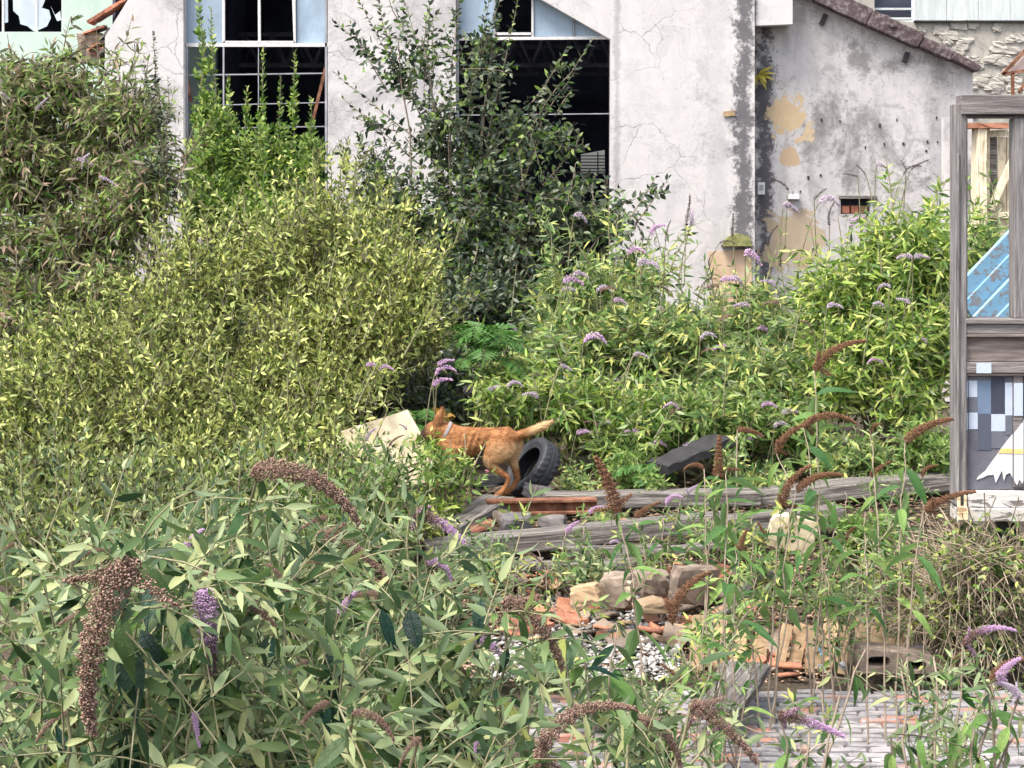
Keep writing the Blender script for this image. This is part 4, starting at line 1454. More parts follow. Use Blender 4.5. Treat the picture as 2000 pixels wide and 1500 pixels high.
put('block', prism(PXW([(1676, 1271), (1690, 1268), (1822, 1282), (1826, 1316), (1678, 1316)], Yb), [oval(1717, 1293, 22, 11, Yb), oval(1788, 1301, 22, 9, Yb)], Yb, Yb + .2), M['concrete'], t)
put('dark_backing', MB().box((wx(1680, Yb), Yb + .205, wz(1315, Yb)), (wx(1822, Yb), Yb + .22, wz(1280, Yb))).mesh(), M['interior'], t)  # dark sheet behind the holes, their inner shade put into its colour
r = random.Random(8)
for i in range(15):
    px = 1395 + i * 31 + r.uniform(-7, 7) if i > 3 else 1360 + i * 40
    Y = 10.95 + r.uniform(0, .12)
    hgt = r.uniform(92, 118) if i < 11 else r.uniform(70, 95)
    lean = r.uniform(4, 22) * (1 if i < 8 else .5)
    p, q = W(px, 1318, Y), W(px + lean, 1318 - hgt, Y + .16)
    me = rough_box(26 / FPX * Y * r.uniform(.75, 1.2), .03, 1, 2, .003, i, .03)
    o = put('clay_slab', me, M['tan_clay'])
    d = (q - p)
    z = d.normalized()
    x = Vector((1, 0, 0)) - z * z.x
    x.normalize()
    o.matrix_local = Matrix.Translation(p) @ Matrix((x, z.cross(x), z)).transposed().to_4x4() @ Matrix.Rotation(r.uniform(-.35, .35), 4, 'Z') @ Matrix.Diagonal((1, 1, d.length, 1))
    tag(o, 'tan clay slab leaning in the row behind the hollow block', 'slab', 'row of leaning tan slabs')


def crumple(name, label, cat, px, py, Y, w, h, mat, seed):
    bm = bmesh.new()
    bmesh.ops.create_icosphere(bm, subdivisions=3, radius=.5)
    rr = random.Random(seed)
    dirs = [(Vector([rr.gauss(0, 1) for _ in range(3)]).normalized(), rr.uniform(.1, .36)) for _ in range(30)]
    for v in bm.verts:
        for d, lim in dirs:
            k_ = v.co.dot(d) - lim
            if k_ > 0:
                v.co -= d * k_ * 1.25
        v.co = Vector((v.co.x * w, v.co.y * w * .7, v.co.z * h))
    me = bpy.data.meshes.new(name)
    bm.to_mesh(me)
    bm.free()
    o = put(name, me, M[mat])
    o.location = W(px, py, Y)
    return tag(o, label, cat)


crumple('plastic_wrapper', 'crumpled white wrapper in front of the tan slabs, left one', 'wrapper', 1605, 1302, 10.75, .14, .12, 'plastic_white', 3)
crumple('plastic_wrapper', 'crumpled white wrapper in front of the tan slabs, right one', 'wrapper', 1646, 1299, 10.75, .16, .14, 'plastic_white', 5)
crumple('plastic_scrap', 'small blue scrap between the tan slabs', 'scrap', 1601, 1268, 10.85, .06, .14, 'plastic_blue', 6)
crumple('cloth_rag', 'dull pink rag behind the tyre', 'cloth', 1080, 893, 15.5, .25, .2, 'pink_cloth', 7)
crumple('cloth_rag', 'small pinkish rag below the dog\'s belly', 'cloth', 950, 920, 15.1, .14, .1, 'pink_cloth', 8)

# cream board
t = put('cream_board', prism([(0, 0), (.95, -.1), (.62, .58), (-.02, .42)], [], -.012, .012), M['cream_board'])
t.data.transform(Matrix.Translation((-.35, 0, -.2)))
me = prism([(wx(650, 15.1), wz(968, 15.1)), (wx(872, 15.1), wz(936, 15.1)), (wx(793, 15.1), wz(808, 15.1)), (wx(655, 15.1), wz(850, 15.1))], [], 15.1, 15.13)
t.data = me
me.materials.append(M['cream_board'])
for v in me.vertices:
    v.co.y += (v.co.z - wz(930, 15.1)) * .45
tag(t, 'pale cream sheet of board leaning in the bush before the dog', 'board')


def build_tyre():
    c = W(1040, 916, 15.2)
    t = thing('car_tyre', 'worn black car tyre leaning behind the dog', 'tyre', c)
    prof = [(.19, .065), (.20, .085), (.235, .1), (.27, .098), (.292, .085), (.3, .06), (.3, .03), (.292, .027), (.292, .022), (.3, .019), (.302, 0)]
    full = prof + [(r_, -w_) for r_, w_ in prof[-2::-1]] + [(.192, -.055), (.24, -.085), (.275, -.08), (.285, 0), (.275, .08), (.24, .085), (.192, .055)]
    n = 60
    V, F = [], []
    k_ = len(full)
    for i in range(n):
        a = 6.2832 * i / n
        for j, (r_, w_) in enumerate(full):
            rr = r_
            if .29 < r_ and abs(w_) > .05 and i % 2 and j < 21:
                rr -= .009
            V.append((rr * .93 * math.cos(a), rr * .93 * math.sin(a), w_ * .95))
    for i in range(n):
        for j in range(k_):
            a, b = i * k_ + j, i * k_ + (j + 1) % k_
            c2, d = ((i + 1) % n) * k_ + (j + 1) % k_, ((i + 1) % n) * k_ + j
            F.append((a, b, c2, d))
    me = MB().add(V, F).mesh()
    for p in me.polygons:
        p.use_smooth = False
    me.materials.append(M['rubber'])
    ax = Vector((-.74, -.34, .60)).normalized()
    o = bpy.data.objects.new('tread', me)
    COL.objects.link(o)
    o.parent = t
    o.matrix_local = ax.to_track_quat('Z', 'Y').to_matrix().to_4x4()
    b = bpy.data.objects.new('bead', MB().add(*ring(.18, .012, 48)).mesh(smooth=True))
    b.data.materials.append(M['rubber'])
    COL.objects.link(b)
    b.parent = t
    b.matrix_local = ax.to_track_quat('Z', 'Y').to_matrix().to_4x4() @ Matrix.Translation((0, 0, .068))


def ring(R_, r_, n, m=6):
    V, F = [], []
    for i in range(n):
        a = 6.2832 * i / n
        for j in range(m):
            b = 6.2832 * j / m
            V.append(((R_ + r_ * math.cos(b)) * math.cos(a), (R_ + r_ * math.cos(b)) * math.sin(a), r_ * math.sin(b)))
    for i in range(n):
        for j in range(m):
            F.append((i * m + j, i * m + (j + 1) % m, ((i + 1) % n) * m + (j + 1) % m, ((i + 1) % n) * m + j))
    return V, F


build_tyre()


# ------------------------------------------------------------------ dog
def build_dog():
    Y0 = 14.75
    S = Y0 / FPX
    mb = MB()

    def limb(path, n=14, sub=4):
        """path: (px, py, r px in the picture plane, r m across, dy m)"""
        pts = np.array(path, float)
        u = np.arange(len(pts))
        uu = np.linspace(0, len(pts) - 1, (len(pts) - 1) * sub + 1)

        def cr(col):      # Catmull-Rom
            p = np.concatenate([[2 * col[0] - col[1]], col, [2 * col[-1] - col[-2]]])
            out = []
            for x in uu:
                i = min(int(x), len(col) - 2)
                f = x - i
                a, b, c, d = p[i], p[i + 1], p[i + 2], p[i + 3]
                out.append(.5 * (2 * b + (c - a) * f + (2 * a - 5 * b + 4 * c - d) * f * f + (3 * b - a - 3 * c + d) * f ** 3))
            return np.array(out)
        q = np.stack([cr(pts[:, i]) for i in range(5)], 1)
        C = np.array([W(a, b, Y0) for a, b in q[:, :2]])
        C[:, 1] += q[:, 4]
        D = unit(np.gradient(C, axis=0))
        Yv = np.array([0, 1.0, 0])
        U = unit(np.cross(D, Yv))
        V, F = [], []
        for c, d, uvec, row in zip(C, D, U, q):
            lat = np.cross(uvec, d)
            for j in range(n):
                a = 6.2832 * j / n
                V.append(c + uvec * max(row[2], 1) * S * math.cos(a) + lat * max(row[3], .004) * math.sin(a))
        k_ = len(C)
        for i in range(k_ - 1):
            for j in range(n):
                F.append((i * n + j, i * n + (j + 1) % n, (i + 1) * n + (j + 1) % n, (i + 1) * n + j))
        F.append(tuple(range(n)))
        F.append(tuple((k_ - 1) * n + j for j in range(n - 1, -1, -1)))
        mb.add(V, F)
    # trunk
    limb([(1006, 862, 10, .03, 0), (1000, 860, 20, .07, 0), (985, 859, 26, .09, 0), (960, 853, 18, .062, 0), (935, 858, 24, .078, 0),
          (908, 864, 31, .095, 0), (884, 865, 32, .098, 0), (866, 862, 26, .09, 0), (856, 858, 12, .04, 0)], 18)
    # neck and head, lowered and reaching forward
    limb([(890, 856, 26, .085, 0), (872, 846, 22, .075, 0), (858, 841, 19, .068, 0), (846, 841, 18, .066, -.01), (836, 847, 14, .052, -.01),
          (827, 855, 9.5, .036, -.01), (819, 861, 8, .03, -.01), (813, 864, 4.5, .02, -.01)], 14)
    for dy in (-.045, .035):
        limb([(852, 834, 9, .02, dy), (857, 815, 8.5, .016, dy - .012), (864, 794, 1.5, .005, dy - .018)], 8)
    # near hind leg
    limb([(992, 856, 20, .05, -.05), (980, 868, 27, .065, -.065), (967, 884, 23, .06, -.07), (958, 899, 15, .045, -.07), (967, 912, 8.5, .026, -.07),
          (982, 922, 6.2, .019, -.07), (992, 931, 5.6, .017, -.07), (989, 944, 4.4, .016, -.07), (981, 957, 5.6, .022, -.07), (973, 964, 6, .027, -.07), (966, 967, 4, .022, -.07)], 12)
    # far hind leg
    limb([(996, 858, 20, .05, .05), (1000, 872, 20, .06, .065), (1000, 888, 15, .045, .07), (1001, 903, 9, .03, .07), (1006, 920, 6.5, .022, .07), (1010, 936, 6, .02, .07),
          (1004, 950, 5, .018, .07), (995, 960, 5.5, .022, .07), (986, 965, 6, .026, .07), (979, 967, 4, .02, .07)], 12)
    # fore legs reaching ahead
    for dy, ox, oy in ((-.08, 0, 0), (.08, -12, -4)):
        limb([(884, 868, 20, .05, dy), (880 + ox * .3, 888, 15, .045, dy), (874 + ox, 906 + oy, 9.5, .03, dy), (866 + ox, 924 + oy, 7, .023, dy), (857 + ox, 940 + oy, 6, .02, dy),
              (850 + ox, 950 + oy, 6, .024, dy), (842 + ox, 954 + oy, 4, .022, dy)], 12)
    # tail, brush carried high
    limb([(1000, 853, 8, .034, 0), (1012, 850, 8, .03, 0), (1026, 846, 8.2, .03, 0), (1042, 840, 7.5, .028, 0), (1057, 834, 7.5, .028, 0), (1069, 828, 5.5, .02, 0), (1077, 823, 2, .01, 0)], 12)
    me = mb.mesh('dog')
    ob = bpy.data.objects.new('dog_tmp', me)
    COL.objects.link(ob)
    rm = ob.modifiers.new('r', 'REMESH')
    rm.mode = 'VOXEL'
    rm.voxel_size = .0075
    sm = ob.modifiers.new('s', 'SMOOTH')
    sm.factor = .5
    sm.iterations = 5
    bpy.context.view_layer.update()
    me = bpy.data.meshes.new_from_object(ob.evaluated_get(bpy.context.evaluated_depsgraph_get()))
    bpy.data.objects.remove(ob)
    n = len(me.vertices)
    co = np.empty(n * 3, np.float32)
    me.vertices.foreach_get('co', co)
    co = co.reshape(-1, 3).astype(float)
    px = 1000 + co[:, 0] / co[:, 1] * FPX
    py = HZ + (CZ - co[:, 2]) / co[:, 1] * FPX

    def ss(x, a, b):
        t_ = np.clip((x - a) / (b - a), 0, 1)
        return t_ * t_ * (3 - 2 * t_)
    # rib relief
    ribs = np.sin((px + (py - 850) * .35) * .52) * ss(px, 888, 900) * (1 - ss(px, 932, 945)) * ss(py, 838, 850) * (1 - ss(py, 880, 893))
    nr = np.empty(n * 3, np.float32)
    me.vertices.foreach_get('normal', nr)
    co += nr.reshape(-1, 3) * (ribs * .0035)[:, None]
    jitter = rng.normal(0, .0012, n)
    co += nr.reshape(-1, 3) * jitter[:, None]
    me.vertices.foreach_set('co', co.astype(np.float32).ravel())
    pale = ss(px, 1018, 1046) * (py < 860)                                         # tail brush
    pale = np.maximum(pale, ss(px + (py - 870) * .1, 994, 1006) * ss(py, 858, 868) * (1 - ss(py, 900, 915)))   # buttock
    pale = np.maximum(pale, .8 * ss(px, 960, 1000) * ss(py, 868, 885) * (1 - ss(py, 905, 922)))
    pale = np.maximum(pale, .55 * ss(py, 884, 898) * (px < 955) * (px > 880))      # belly
    pale = np.maximum(pale, .35 * ss(px, 945, 965) * ss(py, 858, 875) * (py < 915))
    grey = ss(py, 886, 900) * (px > 888) * (px < 952) * .8
    darkm = 1 - ss(px, 826, 842)
    me.polygons.foreach_set('use_smooth', np.ones(len(me.polygons), bool))
    for nm, arr in (('pale', pale), ('grey', grey), ('mask', darkm)):
        at = me.attributes.new(nm, 'FLOAT', 'POINT')
        at.data.foreach_set('value', arr.astype(np.float32))
    k = NT('dog_coat')
    def att(nm):
        a = k.n.new('ShaderNodeAttribute')
        a.attribute_name = nm
        return a.outputs['Fac']
    v = k.coord('Object', (30, 30, 90))
    f = k.noise(v, 1.2, 5, .7)
    c = k.ramp(f, [(.3, (.18, .07, .026)), (.5, (.36, .155, .06)), (.72, (.52, .27, .12))])
    sad = k.noise(k.coord('Object', (1, 1, 2.5)), 9, 4, .6)
    c = k.mix(k.ramp(sad, [(.40, .5), (.56, 0.0)]), c, (.12, .05, .022))
    c = k.mix(k.ramp(sad, [(.55, 0.0), (.72, .55)]), c, (.50, .29, .14))
    c = k.mix(k.math('MULTIPLY', att('pale'), k.ramp(f, [(.25, .6), (.6, 1.0)])), c, (.68, .48, .26))
    c = k.mix(att('grey'), c, (.27, .17, .10))
    c = k.mix(att('mask'), c, (.05, .028, .02))
    k.bump(k.noise(k.coord('Object', (40, 40, 130)), 2.5, 4, .7), .6, .01)
    mat = k.done(c, .75, 0, .25)
    p0 = W(960, 970, Y0)
    t = thing('dog', 'lean ginger dog with pale raised tail leaping left over the timbers', 'dog', (p0.x, Y0, p0.z))
    put('body', me, mat, t)
    # short coat: loose hair lying towards the tail
    nf = len(me.polygons)
    ctr = np.empty(nf * 3, np.float32)
    me.polygons.foreach_get('center', ctr)
    nrm = np.empty(nf * 3, np.float32)
    me.polygons.foreach_get('normal', nrm)
    ctr, nrm = ctr.reshape(-1, 3).astype(float), nrm.reshape(-1, 3).astype(float)
    pick = rng.integers(0, nf, 42000)
    P, N = ctr[pick] + rng.normal(0, .003, (len(pick), 3)), nrm[pick]
    fpx = 1000 + P[:, 0] / P[:, 1] * FPX
    fpy = HZ + (CZ - P[:, 2]) / P[:, 1] * FPX
    flow = np.stack([np.where(fpy > 915, .15, .9), np.zeros(len(P)), np.where(fpx > 1012, .25, -.55) * np.ones(len(P))], 1) + rng.normal(0, .22, P.shape)
    flow -= (flow * N).sum(1, keepdims=True) * N
    ln = np.where((fpx > 1020) & (fpy < 870), .034, np.where((fpx > 985) & (fpy < 915), .026, .017)) * rng.uniform(.6, 1.3, len(P))
    ln = np.where(fpy > 925, .009, ln)[:, None]
    flow = unit(flow)
    sd = unit(np.cross(flow, N)) * .0016
    V = np.stack([P - sd - N * .002, P + sd - N * .002, P + flow * ln + N * ln * .28], 1)
    T = np.arange(len(P) * 3).reshape(-1, 3)
    fm = tri_mesh('fur', V.reshape(-1, 3), T)
    for nm in ('pale', 'grey', 'mask'):
        src = np.empty(len(me.vertices), np.float32)
        me.attributes[nm].data.foreach_get('value', src)
        first = np.array([p.vertices[0] for p in me.polygons])[pick]
        at = fm.attributes.new(nm, 'FLOAT', 'POINT')
        at.data.foreach_set('value', np.repeat(src[first], 3))
    put('fur', fm, mat, t, kind='stuff')
    # collar
    cpt, ax = W(871, 846, Y0), (W(856, 840, Y0) - W(884, 853, Y0)).normalized()
    V, F = ring(1, .0, 24)
    V, F = [], []
    for i in range(28):
        a = 6.2832 * i / 28
        for rr, h in ((1.0, -.014), (1.05, -.012), (1.05, .012), (1.0, .014)):
            V.append((.1 * rr * math.cos(a), .08 * rr * math.sin(a), h))
    for i in range(28):
        for j in range(4):
            F.append((i * 4 + j, i * 4 + (j + 1) % 4, ((i + 1) % 28) * 4 + (j + 1) % 4, ((i + 1) % 28) * 4 + j))
    me = MB().add(V, F).mesh()
    me.materials.append(M['collar'])
    o = bpy.data.objects.new('collar', me)
    COL.objects.link(o)
    o.parent = t
    yv = Vector((0, 1, 0))
    o.matrix_local = Matrix.Translation(cpt - Vector(t.location)) @ Matrix((yv.cross(ax), yv, ax)).transposed().to_4x4()
    for dy in (-.06,):
        e = bpy.data.objects.new('eye', MOSS.copy())
        e.data.materials.append(M['rubber'])
        COL.objects.link(e)
        e.parent = t
        e.location = W(838, 842, Y0) + Vector((0, dy, 0)) - Vector(t.location)
        e.scale = (.009, .007, .009)


build_dog()


# ------------------------------------------------------------------ plants: far to near
# far left, dusky buddleia
a1 = shrub('buddleia_shrub', 'tall dusky buddleia with brownish leaves against the green building', 'shrub',
           [(30, 190, 19.8, 130, 100, .9, .8), (130, 170, 19.8, 110, 90, .8, .7), (40, 330, 19.4, 130, 130, .9, 1), (170, 300, 19.4, 120, 120, .8, .9), (40, 500, 19.0, 130, 140, .9, 1), (170, 460, 18.8, 110, 110, .8, .8), (40, 620, 18.0, 120, 110, .8, .9), (200, 540, 18.2, 90, 90, .7, .8)],
           (60, 19.6), 'leaf_dusky', .15, .017, 3.2, .7, 10, .35, .95, 50, .3, .55, sag=.35, foliage2=('leaf_green', .2), wild=34)
a2 = shrub('buddleia_shrub', 'loose arching buddleia in front of the white left pillar', 'shrub',
           [(270, 260, 19.0, 80, 100, .6, .5), (215, 220, 19.2, 80, 100, .6, .6), (290, 380, 18.6, 80, 100, .6, .9), (320, 330, 18.8, 50, 80, .5, .5)],
           (260, 18.9), 'leaf_dusky', .14, .015, 2.6, .6, 8, .35, .95, 50, .3, .6, sag=.35, wild=16, foliage2=('leaf_green', .25),
           shoots=[(250, 330, 262, 118, 19.0, .6), (215, 300, 150, 130, 19.2, .6), (300, 350, 340, 172, 18.9, .5)])
shrub('privet_sapling', 'thin wispy sapling rising in front of the white left pillar', 'shrub', [(305, 330, 18.4, 30, 50, .2, .7)], (308, 18.4), 'leaf_dark', .055, .014, 2.0, .25, 10, .9, .3,
      shoots=[(318, 330, 300, 62, 18.4), (312, 260, 276, 115, 18.4, .9), (325, 320, 330, 150, 18.4, .7)], opp=True, stemr=.01)
for (a, b) in (((60, 170), (118, 140)), ((20, 150), (90, 128)), ((190, 160), (250, 120)), ((215, 210), (262, 190)), ((110, 250), (160, 215)), ((140, 110), (180, 92))):
    spx(a1, 'dark', 19.6, a, b)
for (a, b) in (((40, 440), (75, 420)), ((30, 620), (60, 590)), ((70, 215), (95, 190)), ((150, 310), (190, 330)), ((60, 470), (85, 500)), ((10, 560), (40, 555)), ((0, 180), (25, 200))):
    spx(a1, 'pale', 19.0, a, b)
for (a, b) in (((195, 345), (230, 365)), ((175, 300), (160, 330)), ((380, 470), (430, 500))):
    spx(a2, 'pale', 18.3, a, b)

# bright shrub before the left window
shrub('window_shrub', 'bright green upright shrub growing before the left tall window', 'shrub',
      [(420, 290, 21, 50, 110, .6, .9), (420, 400, 20.6, 60, 100, .6, 1), (520, 350, 20.8, 80, 110, .6, .9), (600, 330, 20.8, 45, 80, .5, .8), (500, 450, 20.4, 120, 90, .7, 1)],
      (500, 20.8), 'leaf_green', .085, .02, 4.0, .35, 10, .9, .5, 50, .05, .45,
      shoots=[(405, 300, 385, -60, 21), (420, 250, 412, 15, 21), (395, 280, 398, 60, 21), (515, 340, 513, 92, 20.9), (570, 330, 577, 100, 20.9), (545, 330, 548, 150, 20.9),
              (480, 330, 483, 168, 20.9), (600, 330, 608, 190, 20.9), (450, 300, 446, 150, 20.9)], foliage2=('leaf_lime', .3))

# dark sallow tree in the middle
shrub('sallow_tree', 'dark green sallow tree before the right tall window and pale pillar', 'tree',
      [(960, 470, 20.6, 200, 110, 1.0, 1), (930, 340, 20.8, 120, 100, .8, .9), (870, 230, 20.8, 80, 110, .7, .4), (1020, 260, 20.8, 110, 90, .7, .35), (830, 110, 20.8, 90, 80, .6, .22),
       (940, 120, 20.8, 60, 90, .6, .25), (760, 420, 20.6, 100, 100, .7, .55), (1090, 420, 20.6, 110, 90, .7, .75), (860, 520, 20.2, 110, 90, .8, 1), (1190, 440, 20.4, 70, 60, .5, .4),
       (720, 350, 20.8, 55, 70, .5, .35)],
      (880, 20.8), 'leaf_dark', .1, .024, 2.1, .6, 9, .3, .85, 58, .25, .45, opp=False, n_stem=18, stemr=.03, wild=22,
      shoots=[(880, 330, 690, -20, 20.8, .7), (850, 300, 652, 140, 20.8, .5), (830, 330, 668, 190, 20.8, .5), (900, 300, 960, -40, 20.8, .8), (950, 280, 1010, 0, 20.8, .7),
              (1000, 300, 1160, 75, 20.8, .6), (1010, 300, 1130, 130, 20.8, .6), (800, 400, 735, 235, 20.8, .5), (880, 300, 780, -20, 20.8, .7), (1060, 360, 1140, 275, 20.8, .6),
              (1120, 430, 1280, 372, 20.4, .5), (700, 420, 668, 300, 20.8, .5), (790, 200, 730, -30, 20.8, .8), (760, 180, 690, 60, 20.8, .7), (830, 160, 840, -40, 20.8, .8), (880, 150, 900, -40, 20.8, .8), (930, 140, 985, -30, 20.8, .8), (1040, 200, 1110, 90, 20.8, .7), (780, 260, 690, 230, 20.8, .6), (740, 120, 650, 40, 20.8, .6)], foliage2=('leaf_green', .22))

# olive bushes
OL = dict(ll=.075, lw=.0125, cov=2.3, tl=.8, nl=18, up=.75, out=.8, spread=50, droop=.0, upn=.3, sag=.05, bark='bark_green', twig_frac=.8, fold=.2, wild=75, n_stem=34, stemr=.013)
shrub('sallow_bush', 'broad olive yellow bush left of the dark tree, highest of the olive ones', 'shrub',
      [(430, 530, 17.2, 130, 100, .9, .9), (560, 490, 17.2, 100, 100, .8, .9), (660, 450, 17.2, 70, 110, .7, .8), (340, 600, 17, 120, 100, .9, .9), (640, 600, 16.9, 150, 120, .9, 1), (730, 500, 17, 60, 90, .6, .7)],
      (520, 17.2), 'leaf_olive', foliage2=('leaf_olive_dark', .35), **OL, shoots=[(640, 430, 648, 300, 17.2, .8), (600, 420, 600, 330, 17.2, .8), (710, 450, 722, 372, 17.2, .8), (560, 420, 560, 350, 17.2, .8)])
shrub('sallow_bush', 'olive bush bulging over the dark gap beside the fern', 'shrub',
      [(770, 560, 16.7, 90, 110, .7, 1), (800, 640, 16.6, 85, 70, .7, 1), (690, 700, 16.4, 130, 90, .8, 1), (580, 720, 16.4, 130, 110, .8, 1)],
      (680, 16.7), 'leaf_olive', **OL)
shrub('sallow_bush', 'yellowish bush filling the far left middle of the yard', 'shrub',
      [(190, 680, 17, 130, 90, .9, 1), (50, 760, 16.6, 110, 90, .8, 1), (230, 730, 16.6, 150, 100, .9, 1), (400, 720, 16.5, 150, 120, .9, 1)],
      (200, 16.9), 'leaf_olive_dark', foliage2=('leaf_olive', .45), **OL)
shrub('sallow_bush', 'low olive bush in front of the others at the left edge', 'shrub',
      [(60, 800, 15.9, 130, 120, .8, 1), (200, 840, 15.8, 140, 120, .8, 1), (70, 930, 15.4, 130, 100, .8, 1), (200, 960, 15.2, 130, 70, .8, 1)],
      (120, 15.8), 'leaf_olive_dark', foliage2=('leaf_olive', .5), **OL)
shrub('sallow_bush', 'low olive bush spreading towards the cream board', 'shrub',
      [(370, 820, 15.8, 150, 120, .8, 1), (520, 830, 15.7, 120, 110, .8, 1), (640, 820, 15.7, 90, 90, .6, .9), (380, 940, 15.2, 140, 80, .8, 1), (540, 940, 15.0, 130, 60, .6, .9), (640, 920, 14.9, 70, 40, .4, .6)],
      (440, 15.7), 'leaf_olive_dark', foliage2=('leaf_olive', .5), **OL)

OF = dict(OL, cov=3.2)
shrub('sallow_bush', 'small yellow green bush standing behind the hanging brown seed head', 'shrub',
      [(60, 1010, 13.2, 110, 70, .6, 1), (190, 1030, 13.0, 110, 70, .6, 1), (100, 1090, 12.0, 130, 60, .6, .9)], (120, 12.8), 'leaf_olive_dark', foliage2=('leaf_near_small', .4), **OF)
shrub('sallow_bush', 'small yellow green bush under the long arching brown head', 'shrub',
      [(330, 1010, 13.2, 110, 60, .6, 1), (470, 1000, 13.2, 110, 60, .6, 1), (400, 1080, 12.0, 150, 60, .6, .9)], (400, 12.8), 'leaf_olive_dark', foliage2=('leaf_near_small', .4), **OF)
shrub('sallow_bush', 'small bush left of the plank stump, before the cream board', 'shrub',
      [(620, 1000, 13.4, 100, 45, .5, 1), (720, 1010, 13.4, 80, 40, .5, .9), (640, 1070, 12.0, 110, 50, .5, .9)], (650, 13.0), 'leaf_green', foliage2=('leaf_near_small', .5), **OF)

# middle buddleias
BD = dict(ll=.13, lw=.015, cov=3.2, tl=.6, nl=10, up=.55, out=.8, spread=55, droop=.35, upn=.5, sag=.25, bark='bark_green', wild=8)
m1 = shrub('buddleia_shrub', 'leafy buddleia with lilac spikes right of the dark tree', 'shrub',
           [(1120, 560, 18, 110, 80, .7, .9), (1230, 540, 18.2, 110, 80, .7, .6), (1130, 660, 17.4, 130, 90, .7, 1), (1260, 650, 17.4, 120, 90, .7, .9)],
           (1180, 17.9), 'leaf_buddleia', **BD, shoots=[(1260, 560, 1345, 440, 18.2, .5), (1200, 560, 1240, 470, 18.2, .5), (1290, 560, 1370, 470, 18.2, .5), (1100, 560, 1060, 480, 18.0, .6)])
m2 = shrub('buddleia_shrub', 'leafy buddleia with dark spikes below the tan plaster scar', 'shrub',
           [(1370, 640, 17.6, 100, 90, .7, .9), (1470, 620, 17.6, 90, 90, .7, .6), (1400, 740, 17, 120, 90, .7, 1), (1500, 720, 16.9, 100, 100, .7, .9)],
           (1420, 17.5), 'leaf_buddleia', **BD, shoots=[(1330, 620, 1330, 510, 17.7, .6), (1440, 600, 1480, 500, 17.7, .5), (1480, 600, 1540, 420, 17.7, .5), (1400, 600, 1430, 540, 17.6, .6)])
m3 = shrub('buddleia_shrub', 'yellowing low buddleia spreading behind the dog\'s tail', 'shrub',
           [(1010, 760, 16.4, 110, 60, .6, 1), (1130, 780, 16.4, 120, 80, .6, 1), (1240, 800, 16.3, 110, 80, .6, 1), (1000, 700, 16.9, 90, 40, .4, .6)],
           (1120, 16.5), 'leaf_lime', **BD, foliage2=('leaf_buddleia', .5))
m4 = shrub('buddleia_shrub', 'low green buddleia behind the black tarred timber', 'shrub',
           [(1340, 810, 16.3, 110, 80, .6, 1), (1450, 820, 16.2, 90, 70, .6, 1), (1230, 860, 15.9, 80, 40, .4, .7), (1560, 830, 16.2, 90, 80, .6, .8)],
           (1390, 16.4), 'leaf_green', **BD, foliage2=('leaf_buddleia', .4))
GR = dict(BD, up=.8, cov=3.6)
m5 = shrub('buddleia_shrub', 'bright lime green buddleia left of the cabin, before the stained wall', 'shrub',
           [(1640, 560, 17, 100, 110, .8, .9), (1740, 490, 17, 90, 90, .8, 1), (1820, 480, 16.8, 80, 110, .7, 1), (1740, 620, 16.6, 110, 100, .8, 1), (1640, 700, 16.6, 90, 90, .7, .8),
            (1830, 640, 16.6, 70, 110, .7, .9), (1780, 760, 16.2, 100, 80, .6, .6)],
           (1720, 16.9), 'leaf_lime', **GR, foliage2=('leaf_buddleia', .35), n_stem=20, shoots=[(1700, 480, 1690, 400, 17), (1800, 440, 1850, 350, 17, .8), (1600, 520, 1580, 440, 17, .7)])
m6 = shrub('buddleia_shrub', 'green shrub seen through the open cabin window', 'shrub',
           [(1930, 480, 17.5, 70, 80, .6, .9), (1960, 580, 17, 70, 90, .6, 1), (1900, 600, 17, 50, 80, .5, .8), (2040, 520, 17.5, 80, 110, .6, .8)],
           (1960, 17.3), 'leaf_green', **dict(BD, cov=3), foliage2=('leaf_buddleia', .5))

LIL = [(m1, (1100, 548), (1140, 556)), (m1, (1098, 565), (1125, 568)), (m1, (1165, 568), (1195, 572)), (m1, (1120, 535), (1150, 545)), (m1, (1225, 492), (1262, 494)),
       (m1, (1245, 515), (1285, 520)), (m1, (1122, 418), (1146, 436)), (m1, (1270, 455), (1300, 440)), (m2, (1455, 490), (1488, 520)), (m2, (1350, 440), (1352, 410)),
       (m2, (1420, 545), (1450, 560)), (m2, (1530, 398), (1560, 415)), (m1, (985, 640), (1010, 650)), (m1, (1060, 690), (1090, 680)), (m2, (1480, 640), (1505, 655)),
       (m3, (1140, 665), (1185, 672)), (m3, (1190, 885), (1215, 900)), (m5, (1712, 320), (1735, 330)), (m5, (1660, 440), (1690, 425)), (m5, (1600, 395), (1640, 405)), (m2, (1370, 735), (1385, 745)),
       (m3, (1035, 740), (1060, 738)), (m3, (905, 760), (945, 770)), (m2, (1280, 605), (1300, 610))]
for o, a, b in LIL:
    spx(o, random.choice(('lilac', 'pale', 'pale')), 16.6 if o in (m3,) else 17.2, a, b, fat=2.0)
for i in range(46):
    o = (m1, m2, m3, m4, m5)[i % 5]
    cx = {0: (1090, 1290, 520, 700), 1: (1340, 1530, 540, 780), 2: (940, 1260, 690, 860), 3: (1270, 1600, 770, 880), 4: (1580, 1850, 440, 720)}[i % 5]
    px, py = random.uniform(*cx[:2]), random.uniform(*cx[2:])
    ang = random.uniform(-.6, .9) + (math.pi if random.random() < .4 else 0)
    spx(o, random.choice(('pale', 'pale', 'lilac', 'brown')), {0: 17.1, 1: 16.8, 2: 15.9, 3: 15.8, 4: 16.0}[i % 5], (px, py), (px + 32 * math.cos(ang), py + 16 * math.sin(ang)), fat=1.8)
